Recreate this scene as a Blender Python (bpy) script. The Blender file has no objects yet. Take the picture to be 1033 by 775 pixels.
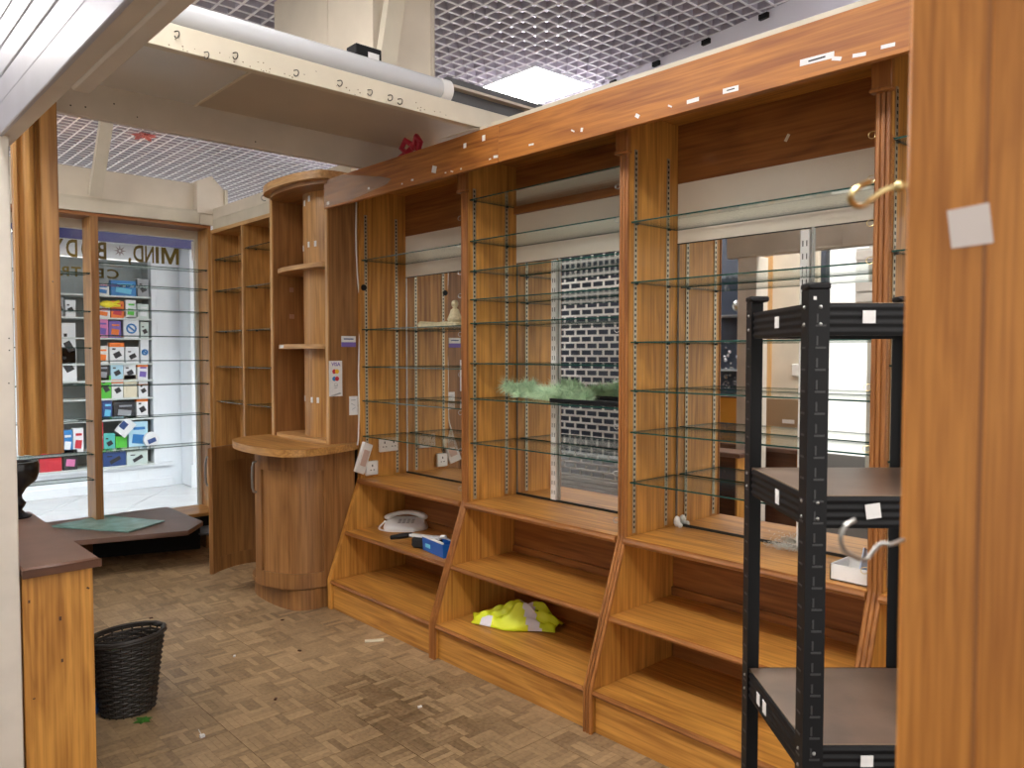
import bpy, bmesh, math, random
from mathutils import Vector, Matrix, Euler
random.seed(7)
R=math.radians
scene=bpy.context.scene
COL=scene.collection
# ---------------- camera, world, exposure ----------------
cam_d=bpy.data.cameras.new('camera'); cam=bpy.data.objects.new('camera',cam_d); COL.objects.link(cam)
cam.location=(0,0,1.55); cam.rotation_euler=(R(90-2.25),0,R(-42.6))
cam_d.sensor_width=36; cam_d.lens=788/1033*36; cam_d.clip_start=.01; cam_d.clip_end=100
cam_d.dof.use_dof=True; cam_d.dof.focus_distance=3.2; cam_d.dof.aperture_fstop=10
scene.camera=cam
w=bpy.data.worlds.new('world'); scene.world=w; w.use_nodes=True
w.node_tree.nodes['Background'].inputs[0].default_value=(1,.96,.90,1)
w.node_tree.nodes['Background'].inputs[1].default_value=.9
vs=scene.view_settings; vs.view_transform='Standard'; vs.look='None'; vs.gamma=1; vs.exposure=0.92; vs.use_curve_mapping=False
PANEL_W=20.0      # radiance of the square ceiling lights
FILL_W=230.0     # radiance of the added fill battens behind the window boarding
# ---------------- materials ----------------
def new_mat(name):
    m=bpy.data.materials.new(name); m.use_nodes=True
    nt=m.node_tree; b=nt.nodes['Principled BSDF']; return m,nt,b
def N(nt,t,**k):
    n=nt.nodes.new(t)
    for a,v in k.items(): setattr(n,a,v)
    return n
def plain(name,c,rough=.5,metal=0,var=.0,scale=8,spec=.5,bump=0):
    m,nt,b=new_mat(name); b.inputs['Roughness'].default_value=rough; b.inputs['Metallic'].default_value=metal
    b.inputs['Specular IOR Level'].default_value=spec
    if var or bump:
        tc=N(nt,'ShaderNodeTexCoord'); no=N(nt,'ShaderNodeTexNoise'); no.inputs['Scale'].default_value=scale; no.inputs['Detail'].default_value=5
        nt.links.new(tc.outputs['Object'],no.inputs['Vector'])
        rp=N(nt,'ShaderNodeValToRGB'); rp.color_ramp.elements[0].position=.3; rp.color_ramp.elements[1].position=.7
        rp.color_ramp.elements[0].color=tuple(max(0,x*(1-var)) for x in c)+(1,); rp.color_ramp.elements[1].color=tuple(min(1,x*(1+var*.6)) for x in c)+(1,)
        nt.links.new(no.outputs['Fac'],rp.inputs['Fac']); nt.links.new(rp.outputs['Color'],b.inputs['Base Color'])
        if bump:
            bp=N(nt,'ShaderNodeBump'); bp.inputs['Strength'].default_value=bump; bp.inputs['Distance'].default_value=.004
            nt.links.new(no.outputs['Fac'],bp.inputs['Height']); nt.links.new(bp.outputs['Normal'],b.inputs['Normal'])
    else: b.inputs['Base Color'].default_value=(*c,1)
    return m
def wood(name,lo,hi,axis,rough=.42,scale=1.0,coat=.05):
    """oak: stretched noise along `axis` (0,1,2) with cathedral bands and fine pores"""
    m,nt,b=new_mat(name); b.inputs['Roughness'].default_value=rough
    b.inputs['Coat Weight'].default_value=coat; b.inputs['Coat Roughness'].default_value=.25
    tc=N(nt,'ShaderNodeTexCoord'); oi=N(nt,'ShaderNodeObjectInfo')
    off=N(nt,'ShaderNodeVectorMath',operation='SCALE'); off.inputs[0].default_value=(7.3,5.1,9.7); nt.links.new(oi.outputs['Random'],off.inputs['Scale'])
    ad=N(nt,'ShaderNodeVectorMath',operation='ADD'); nt.links.new(tc.outputs['Object'],ad.inputs[0]); nt.links.new(off.outputs[0],ad.inputs[1])
    def mp(al,ac):
        v=[ac*scale]*3; v[axis]=al*scale
        k=N(nt,'ShaderNodeVectorMath',operation='MULTIPLY'); k.inputs[1].default_value=v; nt.links.new(ad.outputs[0],k.inputs[0]); return k
    n1=N(nt,'ShaderNodeTexNoise'); n1.inputs['Scale'].default_value=1; n1.inputs['Detail'].default_value=3; n1.inputs['Distortion'].default_value=.6
    nt.links.new(mp(.9,7).outputs[0],n1.inputs['Vector'])
    mm=N(nt,'ShaderNodeMath',operation='MULTIPLY'); mm.inputs[1].default_value=9; nt.links.new(n1.outputs['Fac'],mm.inputs[0])
    fr=N(nt,'ShaderNodeMath',operation='PINGPONG'); fr.inputs[1].default_value=1; nt.links.new(mm.outputs[0],fr.inputs[0])
    n2=N(nt,'ShaderNodeTexNoise'); n2.inputs['Scale'].default_value=1; n2.inputs['Detail'].default_value=4
    nt.links.new(mp(2.2,75).outputs[0],n2.inputs['Vector'])
    n3=N(nt,'ShaderNodeTexNoise'); n3.inputs['Scale'].default_value=1; n3.inputs['Detail'].default_value=2
    nt.links.new(mp(.5,2.2).outputs[0],n3.inputs['Vector'])
    a1=N(nt,'ShaderNodeMath',operation='MULTIPLY_ADD'); a1.inputs[1].default_value=.24; nt.links.new(fr.outputs[0],a1.inputs[0])
    m2=N(nt,'ShaderNodeMath',operation='MULTIPLY'); m2.inputs[1].default_value=1.0; nt.links.new(n2.outputs['Fac'],m2.inputs[0]); nt.links.new(m2.outputs[0],a1.inputs[2])
    a2=N(nt,'ShaderNodeMath',operation='MULTIPLY_ADD'); a2.inputs[1].default_value=.32; nt.links.new(n3.outputs['Fac'],a2.inputs[0]); nt.links.new(a1.outputs[0],a2.inputs[2])
    rp=N(nt,'ShaderNodeValToRGB'); e=rp.color_ramp.elements; e[0].position=.49; e[1].position=1.03
    e[0].color=(*lo,1); e[1].color=(*hi,1); nt.links.new(a2.outputs[0],rp.inputs['Fac'])
    nt.links.new(rp.outputs['Color'],b.inputs['Base Color'])
    bp=N(nt,'ShaderNodeBump'); bp.inputs['Strength'].default_value=.12; bp.inputs['Distance'].default_value=.001
    nt.links.new(n2.outputs['Fac'],bp.inputs['Height']); nt.links.new(bp.outputs['Normal'],b.inputs['Normal'])
    return m
def wood3(name,lo,hi,**k): return [wood(name+'_'+'xyz'[a],lo,hi,a,**k) for a in range(3)]
OAK=wood3('oak',(.31,.118,.018),(.66,.315,.064))           # orange varnished oak
FASC=wood('fascia_oak',(.24,.068,.008),(.49,.182,.028),1,scale=1.3,coat=0,rough=.5)   # redder fascia board
RED=wood3('red_oak',(.18,.060,.013),(.38,.145,.034))      # darker moulding and back panels
MID=wood3('mid_oak',(.29,.125,.030),(.57,.295,.085))       # duller oak of the window end
PALE=wood3('pale_oak',(.36,.18,.062),(.62,.36,.14))       # paler lippings and shelf fronts
BROWN=wood3('brown_oak',(.19,.080,.024),(.37,.175,.056))  # brown curved cabinet
DARK=wood3('dark_wood',(.055,.020,.010),(.12,.045,.02))
LAM=plain('brown_laminate',(.17,.095,.068),.42,var=.25,scale=5)
MDF=plain('brown_board',(.16,.105,.075),.3,var=.35,scale=7)
MDFE=plain('board_edge',(.50,.36,.24),.6)
CREAM=plain('cream_paint',(.62,.56,.44),.45,var=.10,scale=5)
CREAMD=plain('cream_panel',(.70,.62,.50),.5,var=.08,scale=4)
CREAMB=plain('cream_back_board',(.86,.79,.67),.4,var=.05,scale=4)
UPW=plain('white_upright',(.92,.91,.89),.35)
TAUPE=plain('taupe_panel',(.52,.45,.36),.45,var=.06,scale=3)
GREYP=plain('pale_grey_panel',(.66,.66,.65),.35,var=.05,scale=3)
BEAM=plain('beige_paint',(.58,.51,.42),.5,var=.10,scale=4)
WHITE=plain('white_paint',(.66,.67,.70),.45,var=.05,scale=6)
POSTW=plain('off_white_post',(.72,.66,.58),.5,var=.08,scale=9)
WPLASTIC=plain('white_plastic',(.80,.79,.77),.28)
BLACK=plain('black_paint',(.007,.007,.008),.5,spec=.25)
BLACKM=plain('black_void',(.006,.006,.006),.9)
STEEL=plain('grey_steel',(.42,.42,.40),.35,.85)
CHROME=plain('bright_steel',(.70,.68,.64),.22,1)
BRASS=plain('brass',(.72,.58,.28),.28,1)
SLOT=plain('slot_dark',(.02,.018,.015),.7)
STRIP=plain('strip_metal',(.50,.44,.33),.4,.7)
PAPER=plain('white_label',(.80,.79,.78),.6,var=.06,scale=60)
LEAF=plain('green_paper_leaf',(.05,.20,.02),.6,var=.3,scale=30)
def glass_mat(name,tint,refl=1.0):
    m,nt,b=new_mat(name); nt.nodes.remove(b); o=nt.nodes['Material Output']
    t=N(nt,'ShaderNodeBsdfTransparent'); t.inputs[0].default_value=(*tint,1)
    g=N(nt,'ShaderNodeBsdfGlossy'); g.inputs['Roughness'].default_value=.02; g.inputs['Color'].default_value=(.95,1,.98,1)
    f=N(nt,'ShaderNodeFresnel'); f.inputs['IOR'].default_value=1.5
    ml=N(nt,'ShaderNodeMath',operation='MULTIPLY'); ml.inputs[1].default_value=refl; nt.links.new(f.outputs[0],ml.inputs[0])
    mx=N(nt,'ShaderNodeMixShader'); nt.links.new(ml.outputs[0],mx.inputs[0]); nt.links.new(t.outputs[0],mx.inputs[1]); nt.links.new(g.outputs[0],mx.inputs[2])
    nt.links.new(mx.outputs[0],o.inputs[0]); return m
GLASS=glass_mat('shelf_glass',(.985,.995,.99),.55)
PANE=glass_mat('window_glass',(.97,.985,.985),.8)
GEDGE=plain('glass_edge',(.012,.055,.045),.15)
GSHEET=plain('green_glass_sheet',(.20,.36,.32),.25,var=.3,scale=9)
m,nt,b=new_mat('mirror'); b.inputs['Base Color'].default_value=(.88,.89,.87,1); b.inputs['Metallic'].default_value=1; b.inputs['Roughness'].default_value=.015; MIRROR=m
def emit(name,c,s):
    m,nt,b=new_mat(name); b.inputs['Base Color'].default_value=(.9,.9,.9,1); b.inputs['Emission Color'].default_value=(*c,1); b.inputs['Emission Strength'].default_value=s; return m
PANEL=emit('light_panel_lit',(1,.97,.93),PANEL_W)
BATT=emit('fill_batten_lit',(.93,.97,1),FILL_W)
# parquet: every finger its own tone
m,nt,b=new_mat('parquet'); b.inputs['Roughness'].default_value=.42
ge=N(nt,'ShaderNodeNewGeometry'); tc=N(nt,'ShaderNodeTexCoord'); oi=N(nt,'ShaderNodeObjectInfo')
ad=N(nt,'ShaderNodeMath',operation='ADD'); nt.links.new(ge.outputs['Random Per Island'],ad.inputs[0]); nt.links.new(oi.outputs['Random'],ad.inputs[1])
frc=N(nt,'ShaderNodeMath',operation='FRACT'); nt.links.new(ad.outputs[0],frc.inputs[0])
no=N(nt,'ShaderNodeTexNoise'); no.inputs['Scale'].default_value=55; no.inputs['Detail'].default_value=5; nt.links.new(tc.outputs['Object'],no.inputs['Vector'])
n2=N(nt,'ShaderNodeTexNoise'); n2.inputs['Scale'].default_value=1.3; n2.inputs['Detail'].default_value=4; nt.links.new(ge.outputs['Position'],n2.inputs['Vector'])
s1=N(nt,'ShaderNodeMath',operation='MULTIPLY_ADD'); s1.inputs[1].default_value=.30; nt.links.new(frc.outputs[0],s1.inputs[0])
s0=N(nt,'ShaderNodeMath',operation='MULTIPLY'); s0.inputs[1].default_value=.45; nt.links.new(no.outputs['Fac'],s0.inputs[0]); nt.links.new(s0.outputs[0],s1.inputs[2])
s2=N(nt,'ShaderNodeMath',operation='MULTIPLY_ADD'); s2.inputs[1].default_value=.75; nt.links.new(n2.outputs['Fac'],s2.inputs[0]); nt.links.new(s1.outputs[0],s2.inputs[2])
rp=N(nt,'ShaderNodeValToRGB'); e=rp.color_ramp.elements; e[0].position=.42; e[0].color=(.115,.068,.032,1); e[1].position=1.05; e[1].color=(.48,.33,.18,1)
nt.links.new(s2.outputs[0],rp.inputs['Fac']); nt.links.new(rp.outputs['Color'],b.inputs['Base Color'])
rr=N(nt,'ShaderNodeMath',operation='MULTIPLY_ADD'); rr.inputs[1].default_value=.35; rr.inputs[2].default_value=.24; nt.links.new(n2.outputs['Fac'],rr.inputs[0]); nt.links.new(rr.outputs[0],b.inputs['Roughness'])
PARQ=m
GROUT=plain('floor_joint',(.05,.035,.025),.8)
TILE=plain('white_floor_tile',(.62,.63,.64),.22,var=.05,scale=3)
TGROUT=plain('tile_joint',(.22,.22,.23),.8)
PLEN=plain('plenum_grey',(.27,.25,.29),.9)
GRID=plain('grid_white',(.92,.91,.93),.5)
GRIDW=plain('grid_web_shade',(.52,.49,.55),.6)  # white blade sides, greyed to paint the shade inside the cells
CC={k:plain('print_'+k,v,.45) for k,v in dict(white=(.80,.82,.84),paper=(.74,.76,.74),blue=(.03,.20,.50),cyan=(.15,.55,.75),grey=(.32,.34,.36),dark=(.025,.027,.033),
  orange=(.85,.20,.03),red=(.55,.03,.05),pink=(.70,.20,.42),purple=(.18,.12,.45),pale=(.60,.70,.66),green=(.10,.55,.06),yellow=(.85,.72,.03),cream=(.78,.72,.55),
  sky=(.45,.70,.82),navy=(.03,.07,.22),teal=(.10,.48,.46),otop=(.82,.83,.84),ring=(.05,.25,.60),olive=(.16,.115,.012),lilac=(.04,.04,.18),amber=(.85,.50,.03),hivis=(.70,.78,.02)).items()}
# ---------------- mesh helpers ----------------
WM={}
class MB:
    def __init__(s): s.v=[];s.f=[];s.m=[];s.sm=[];s.mi=0
    def add(s,vs,fs,smooth=False,mi=None):
        o=len(s.v); s.v+= [Vector(p) for p in vs]; mi=s.mi if mi is None else mi
        for f in fs: s.f.append([i+o for i in f]); s.m.append(mi); s.sm.append(smooth)
        return s
    def box(s,x0,x1,y0,y1,z0,z1,mi=None):
        vs=[(x,y,z) for z in (z0,z1) for y in (y0,y1) for x in (x0,x1)]
        return s.add(vs,[(0,2,3,1),(4,5,7,6),(0,1,5,4),(2,6,7,3),(0,4,6,2),(1,3,7,5)],mi=mi)
    def obb(s,c,size,rot=(0,0,0),mi=None):
        M=Euler(rot).to_matrix(); c=Vector(c)
        vs=[c+M@Vector((x*size[0]/2,y*size[1]/2,z*size[2]/2)) for z in (-1,1) for y in (-1,1) for x in (-1,1)]
        return s.add(vs,[(0,2,3,1),(4,5,7,6),(0,1,5,4),(2,6,7,3),(0,4,6,2),(1,3,7,5)],mi=mi)
    def prism(s,pts,ax,a0,a1,smooth=False,mi=None):
        n=len(pts)
        def P(p,a):
            return {0:(a,p[0],p[1]),1:(p[0],a,p[1]),2:(p[0],p[1],a)}[ax]
        vs=[P(p,a0) for p in pts]+[P(p,a1) for p in pts]
        s.add(vs,[tuple(range(n)),tuple(range(2*n-1,n-1,-1))],False,mi)
        o=len(s.v)-2*n; mi=s.mi if mi is None else mi
        for i in range(n):
            j=(i+1)%n; s.f.append([o+i,o+n+i,o+n+j,o+j]); s.m.append(mi); s.sm.append(smooth)
        return s
    def tube(s,path,r,n=6,closed=False,mi=None):
        path=[Vector(p) for p in path]; k=len(path); vs=[];fs=[]
        up=Vector((0,0,1)); prev=None
        for i,p in enumerate(path):
            a=path[i-1] if (i>0 or closed) else p; b=path[(i+1)%k] if (i<k-1 or closed) else p
            d=(b-a).normalized()
            if prev is None:
                q=d.orthogonal().normalized()
            else:
                q=prev-d*prev.dot(d)
                q=q.normalized() if q.length>1e-6 else d.orthogonal().normalized()
            prev=q; e=d.cross(q); rr=r[i] if isinstance(r,(list,tuple)) else r
            for j in range(n):
                t=2*math.pi*j/n; vs.append(p+q*math.cos(t)*rr+e*math.sin(t)*rr)
        for i in range(k if closed else k-1):
            i2=(i+1)%k
            for j in range(n):
                j2=(j+1)%n; fs.append((i*n+j,i*n+j2,i2*n+j2,i2*n+j))
        if not closed: fs+= [tuple(range(n-1,-1,-1)),tuple((k-1)*n+j for j in range(n))]
        return s.add(vs,fs,True,mi)
    def lathe(s,prof,c,n=24,mi=None,cap=True):
        c=Vector(c); vs=[];fs=[]
        for r,z in prof:
            for j in range(n):
                t=2*math.pi*j/n; vs.append(c+Vector((r*math.cos(t),r*math.sin(t),z)))
        for i in range(len(prof)-1):
            for j in range(n):
                j2=(j+1)%n; fs.append((i*n+j,i*n+j2,(i+1)*n+j2,(i+1)*n+j))
        if cap: fs+=[tuple(range(n-1,-1,-1)),tuple((len(prof)-1)*n+j for j in range(n))]
        return s.add(vs,fs,True,mi)
    def sphere(s,c,r,n=8,sc=(1,1,1),mi=None):
        c=Vector(c); vs=[];fs=[];m=max(4,n//2+1)
        for i in range(m+1):
            p=math.pi*i/m
            for j in range(n):
                t=2*math.pi*j/n; vs.append(c+Vector((r*sc[0]*math.sin(p)*math.cos(t),r*sc[1]*math.sin(p)*math.sin(t),-r*sc[2]*math.cos(p))))
        for i in range(m):
            for j in range(n):
                j2=(j+1)%n; fs.append((i*n+j,i*n+j2,(i+1)*n+j2,(i+1)*n+j))
        return s.add(vs,fs,True,mi)
    def slab(s,curve,o0,o1,z0,z1,mi=None):
        """vertical curved sheet along a plan curve, between normal offsets o0,o1"""
        pts=[Vector((p[0],p[1])) for p in curve]; n=len(pts); A=[];B=[]
        for i,p in enumerate(pts):
            d=(pts[min(n-1,i+1)]-pts[max(0,i-1)]).normalized(); nn=Vector((d.y,-d.x))
            A.append(p+nn*o0); B.append(p+nn*o1)
        vs=[(p.x,p.y,z) for z in (z0,z1) for L in (A,B) for p in L]
        I=lambda z,l,i:(z*2+l)*n+i
        fs=[]
        for i in range(n-1):
            fs+=[(I(0,0,i),I(0,0,i+1),I(1,0,i+1),I(1,0,i)),(I(0,1,i+1),I(0,1,i),I(1,1,i),I(1,1,i+1)),
                 (I(1,0,i),I(1,0,i+1),I(1,1,i+1),I(1,1,i)),(I(0,0,i+1),I(0,0,i),I(0,1,i),I(0,1,i+1))]
        fs+=[(I(0,0,0),I(1,0,0),I(1,1,0),I(0,1,0)),(I(0,0,n-1),I(0,1,n-1),I(1,1,n-1),I(1,0,n-1))]
        return s.add(vs,fs,False,mi)
def mesh_of(name,mb,mats,inv=None,bev=0):
    me=bpy.data.meshes.new(name)
    vs=[inv@v for v in mb.v] if inv is not None else mb.v
    me.from_pydata([tuple(v) for v in vs],[],mb.f)
    if not isinstance(mats,(list,tuple)): mats=[mats]
    for m in mats: me.materials.append(m)
    me.polygons.foreach_set('material_index',mb.m); me.polygons.foreach_set('use_smooth',mb.sm)
    bm=bmesh.new(); bm.from_mesh(me); bmesh.ops.recalc_face_normals(bm,faces=bm.faces)
    if bev:
        ed=[e for e in bm.edges if len(e.link_faces)==2 and e.calc_face_angle(0)>.6]
        bmesh.ops.bevel(bm,geom=ed,offset=bev,segments=1,affect='EDGES',profile=.5)
    bm.to_mesh(me); bm.free(); me.set_sharp_from_angle(angle=R(38)); me.update(); return me
def tag(o,label=None,cat=None,group=None,kind=None):
    if label: o['label']=label
    if cat: o['category']=cat
    if group: o['group']=group
    if kind: o['kind']=kind
    return o
def thing(name,label,cat,loc=(0,0,0),rz=0,group=None):
    o=bpy.data.objects.new(name,None); COL.objects.link(o); o.location=loc; o.rotation_euler=(0,0,rz); o.empty_display_size=.05
    WM[o.name]=Matrix.Translation(loc)@Matrix.Rotation(rz,4,'Z'); return tag(o,label,cat,group)
def part(name,mb,mats,parent=None,label=None,bev=0,local=False,kind=None):
    W=WM[parent.name] if parent else Matrix.Identity(4)
    me=mesh_of(name,mb,mats,None if (local or parent is None) else W.inverted(),bev)
    o=bpy.data.objects.new(name,me); COL.objects.link(o)
    if parent: o.parent=parent
    WM[o.name]=W.copy(); return tag(o,label,kind=kind)
def solo(name,mb,mats,label,cat,group=None,bev=0,base=None):
    """a thing that is one mesh, its origin at `base`"""
    M=Matrix.Translation(base) if base else Matrix.Identity(4)
    me=mesh_of(name,mb,mats,M.inverted(),bev); o=bpy.data.objects.new(name,me); COL.objects.link(o)
    if base: o.location=base
    WM[o.name]=M; return tag(o,label,cat,group)
def inst(name,me,parent,loc,rz=0):
    o=bpy.data.objects.new(name,me); COL.objects.link(o); o.parent=parent; o.location=loc; o.rotation_euler=(0,0,rz); return o
def copy_tree(o,parent=None):
    c=o.copy(); COL.objects.link(c)
    if parent: c.parent=parent
    for ch in list(o.children): copy_tree(ch,c)
    return c
def smooth_closed(pts,k=6):
    n=len(pts); out=[]
    for i in range(n):
        p0,p1,p2,p3=[Vector(pts[(i+j-1)%n]) for j in range(4)]
        for a in range(k):
            t=a/k; out.append(tuple(.5*((2*p1)+(p2-p0)*t+(2*p0-5*p1+4*p2-p3)*t*t+(3*p1-p0-3*p2+p3)*t**3)))
    return out
def smooth_open(pts,k=6):
    P=[Vector(p) for p in pts]; P=[P[0]*2-P[1]]+P+[P[-1]*2-P[-2]]; out=[]
    for i in range(1,len(P)-2):
        p0,p1,p2,p3=P[i-1:i+3]
        for a in range(k):
            t=a/k; out.append(.5*((2*p1)+(p2-p0)*t+(2*p0-5*p1+4*p2-p3)*t*t+(3*p1-p0-3*p2+p3)*t**3))
    return out+[P[-2]]
def text_mb(body,size,M,depth=.001,bold=0,mi=None,mb=None,align='CENTER'):
    c=bpy.data.curves.new('t','FONT'); c.body=body; c.size=size; c.extrude=depth; c.align_x=align; c.align_y='CENTER'; c.offset=bold; c.resolution_u=3
    o=bpy.data.objects.new('t',c); COL.objects.link(o); dg=bpy.context.evaluated_depsgraph_get(); dg.update()
    me=bpy.data.meshes.new_from_object(o.evaluated_get(dg)); mb=mb or MB()
    mb.add([M@v.co for v in me.vertices],[tuple(p.vertices) for p in me.polygons],False,mi)
    bpy.data.objects.remove(o); bpy.data.curves.remove(c); bpy.data.meshes.remove(me); return mb
def hook(p,n,r=.011,wire=.0016,mb=None,seg=9):
    """cup hook: stem out along n, then an open loop hanging below it"""
    p=Vector(p); n=Vector(n).normalized(); z=Vector((0,0,1)); mb=mb or MB()
    path=[p,p+n*.010]; c=p+n*(.010+r*.2)-z*r
    for i in range(seg):
        t=R(100-i*270/(seg-1)); path.append(c+n*math.cos(t)*r+z*math.sin(t)*r)
    return mb.tube(path,wire,5)
# ================= SETTING =================
# floor: concrete bed, parquet tiles in the shop, large white tiles in the mall
floor=part('floor',MB().box(-6,8,-3.5,13,-.06,-.006),GROUT); tag(floor,'brown parquet shop floor and white mall paving','floor',kind='structure')
if 'category' in floor: del floor['category']
def parquet_mesh(seed):
    rnd=random.Random(seed); mb=MB(); T=.456; B=T/4; nf=4
    for i in range(4):
        for j in range(4):
            ox=-T/2+i*B; oy=-T/2+j*B; hz=(i+j)%2
            for k in range(nf):
                a=k*B/nf; g=.0004; zt=rnd.uniform(-.0005,.0)
                x0,x1,y0,y1=(ox+g,ox+B-g,oy+a+g,oy+a+B/nf-g) if hz else (ox+a+g,ox+a+B/nf-g,oy+g,oy+B-g)
                mb.add([(x0,y0,zt),(x1,y0,zt),(x1,y1,zt),(x0,y1,zt),(x0,y0,-.006),(x1,y0,-.006),(x1,y1,-.006),(x0,y1,-.006)],
                       [(0,1,2,3),(0,4,5,1),(1,5,6,2),(2,6,7,3),(3,7,4,0)])
    return mesh_of('parquet_tile',mb,PARQ)
PQ=[parquet_mesh(k) for k in range(3)]
for i in range(6):
    for j in range(14):
        o=inst('parquet_tile',PQ[(i*5+j*3)%3],floor,(.36+.4575*i+.228,.36+.4575*j+.228,0),R(90*((i+j)%4)))
# mall paving beyond the window, laid at an angle
TW=.72
tl=mesh_of('paving_tile',MB().box(-TW/2+.004,TW/2-.004,-TW/2+.004,TW/2-.004,-.006,0),TILE,bev=.002)
cnt=0
for i in range(-12,13):
    for j in range(-12,13):
        a=R(-36); x=1.9+i*TW*math.cos(a)-j*TW*math.sin(a); y=8.2+i*TW*math.sin(a)+j*TW*math.cos(a)
        if (-.2<x<5.5 and 7.35<y<10.3): inst('paving_tile',tl,floor,(x,y,0),a); cnt+=1
# open-cell ceiling: dark void above, grid tiles of 0.6 m
ceiling=part('ceiling',MB().box(-6,8,-3.5,15,3.80,3.86),PLEN); tag(ceiling,kind='structure')
g=MB(); Tn=6; p=.6/Tn
for k in range(Tn):
    a=-.3+(k+.5)*p
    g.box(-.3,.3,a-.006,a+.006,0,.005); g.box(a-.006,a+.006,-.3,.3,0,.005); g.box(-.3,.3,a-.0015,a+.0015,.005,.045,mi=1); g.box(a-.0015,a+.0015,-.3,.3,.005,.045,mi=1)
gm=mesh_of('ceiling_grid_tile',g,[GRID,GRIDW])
LIGHTS={(0,0),(-6,-6),(-6,-4),(-6,-2),(0,-5),(0,4),(-7,2),(-9,2),(-10,-4),(-10,0),(-6,-9),(-2,-9)}
for i in range(-12,6):
    for j in range(-9,17):
        if (i,j) in LIGHTS: continue
        x=4.05+.6*i; y=4.14+.6*j
        if not ((x>.12*y-.4 and x<4.9 and y>.3) or (-1.6<x<4.9 and -1.3<y<3.4)): continue
        inst('ceiling_grid_tile',gm,ceiling,(x,y,3.50))
def ceiling_light(x,y,label,group=None):
    t=thing('ceiling_light',label,'light',(x,y,3.50),group=group)
    part('light_frame',MB().box(-.3,.3,-.3,-.28,-.004,.03).box(-.3,.3,.28,.3,-.004,.03).box(-.3,-.28,-.28,.28,-.004,.03).box(.28,.3,-.28,.28,-.004,.03),WHITE,t,local=True)
    part('light_diffuser',MB().box(-.28,.28,-.28,.28,.0,.012),PANEL,t,local=True)
ceiling_light(4.05,4.14,'glowing square ceiling light panel above the wooden fascia board')
for (i,j) in sorted(LIGHTS-{(0,0)}):
    ceiling_light(4.05+.6*i,4.14+.6*j,'square ceiling light panel out of view elsewhere in the grid ceiling','ceiling lights outside the view')
# bright mall wall behind the shelving, seen above the fascia
wr=part('wall_right',MB().prism([(4.50,4.6),(3.80,.3),(3.86,.29),(4.56,4.59)],2,0,3.5),plain('lilac_white_wall',(.86,.86,.95),.5)); tag(wr,kind='structure')
part('wall_ledge',MB().prism([(4.05,2.6),(3.66,.3),(3.80,.3),(4.19,2.6)],2,2.9,3.16),WHITE,wr)
for k in range(8):
    t=.12+.1*k; part('black_clip',MB().obb((4.50-.70*t-.012,4.6-4.3*t,3.47),(.02,.06,.03),(0,0,R(-9))),BLACK,wr)
bw_=part('wall_filler',MB().box(2.945,2.965,-.2,6.6,0,2.55),plain('filler_dark',(.10,.08,.06),.8)); tag(bw_,kind='structure')  # dark panel added so gaps between units read black, blocking mall light
# ================= WINDOW WALL (far end) =================
YF=6.45; YG=6.69; ZB=.28
win=thing('window_1',None,None,(1.58,YG,ZB)); tag(win,kind='structure')
f=MB(); f.box(.6,2.56,YG-.02,YG+.03,2.505,2.575); f.box(2.515,2.56,YG-.02,YG+.03,.25,2.505); f.box(.6,2.56,YG-.02,YG+.03,.22,.255)
part('window_frame',f,plain('window_frame_beige',(.62,.54,.42),.45),win)
part('window_pane',MB().box(.6,2.515,YG+.004,YG+.010,.25,2.51),PANE,win)
part('frame_catch',MB().box(2.488,2.503,YG-.012,YG,2.33,2.49),WPLASTIC,win)
# lettering on the glass, reads from outside, so mirrored in here
lm=MB()
def letter(ch,x0,x1,z0,z1,y=YG+.001):
    """mirror-written letter filling the box x0..x1, z0..z1 on the pane"""
    t=text_mb(ch,.2,Matrix.Identity(4),.0006,.004)
    xs=[v.x for v in t.v]; ys=[v.y for v in t.v]; a,b_,c_,d=min(xs),max(xs),min(ys),max(ys)
    lm.add([(x1-(v.x-a)/(b_-a)*(x1-x0),y+v.z,z0+(v.y-c_)/(d-c_)*(z1-z0)) for v in t.v],t.f)
for ch,x0,x1 in [('I',2.200,2.224),('N',2.118,2.186),('D',2.028,2.105),('B',1.757,1.83),('O',1.652,1.735),('D',1.548,1.625),('Y',1.45,1.532)]:
    letter(ch,x0,x1,2.285,2.42)
mq=[(0,0),(0,1),(.24,1),(.5,.36),(.76,1),(1,1),(1,0),(.83,0),(.83,.70),(.57,.0),(.43,.0),(.17,.70),(.17,0)]
lm.prism([(2.245+.139*a,2.285+.135*b_) for a,b_ in mq],1,YG+.0004,YG+.0016)
letter(',',1.990,2.012,2.255,2.315)
for ch,x0,x1 in [('C',1.833,1.918),('E',1.752,1.808),('N',1.668,1.735),('T',1.580,1.648),('R',1.50,1.565),('E',1.43,1.485)]: letter(ch,x0,x1,2.138,2.212)
part('window_lettering',lm,CC['olive'],win)
fl=MB()
for k in range(8):
    a=R(45*k); fl.add([(1.928+.014*math.cos(a+d)*q if q else 1.928,YG,2.362+.014*math.sin(a+d)*q) for d,q in ((-.5,1),(0,3.4),(.5,1))]+[(1.928+.008*math.cos(a),YG-.001,2.362+.008*math.sin(a))],[(0,1,2),(0,2,3)])
part('window_emblem',fl,plain('emblem_grey',(.35,.30,.30),.5),win,label='grey eight-pointed flower emblem after the lettering')
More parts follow.
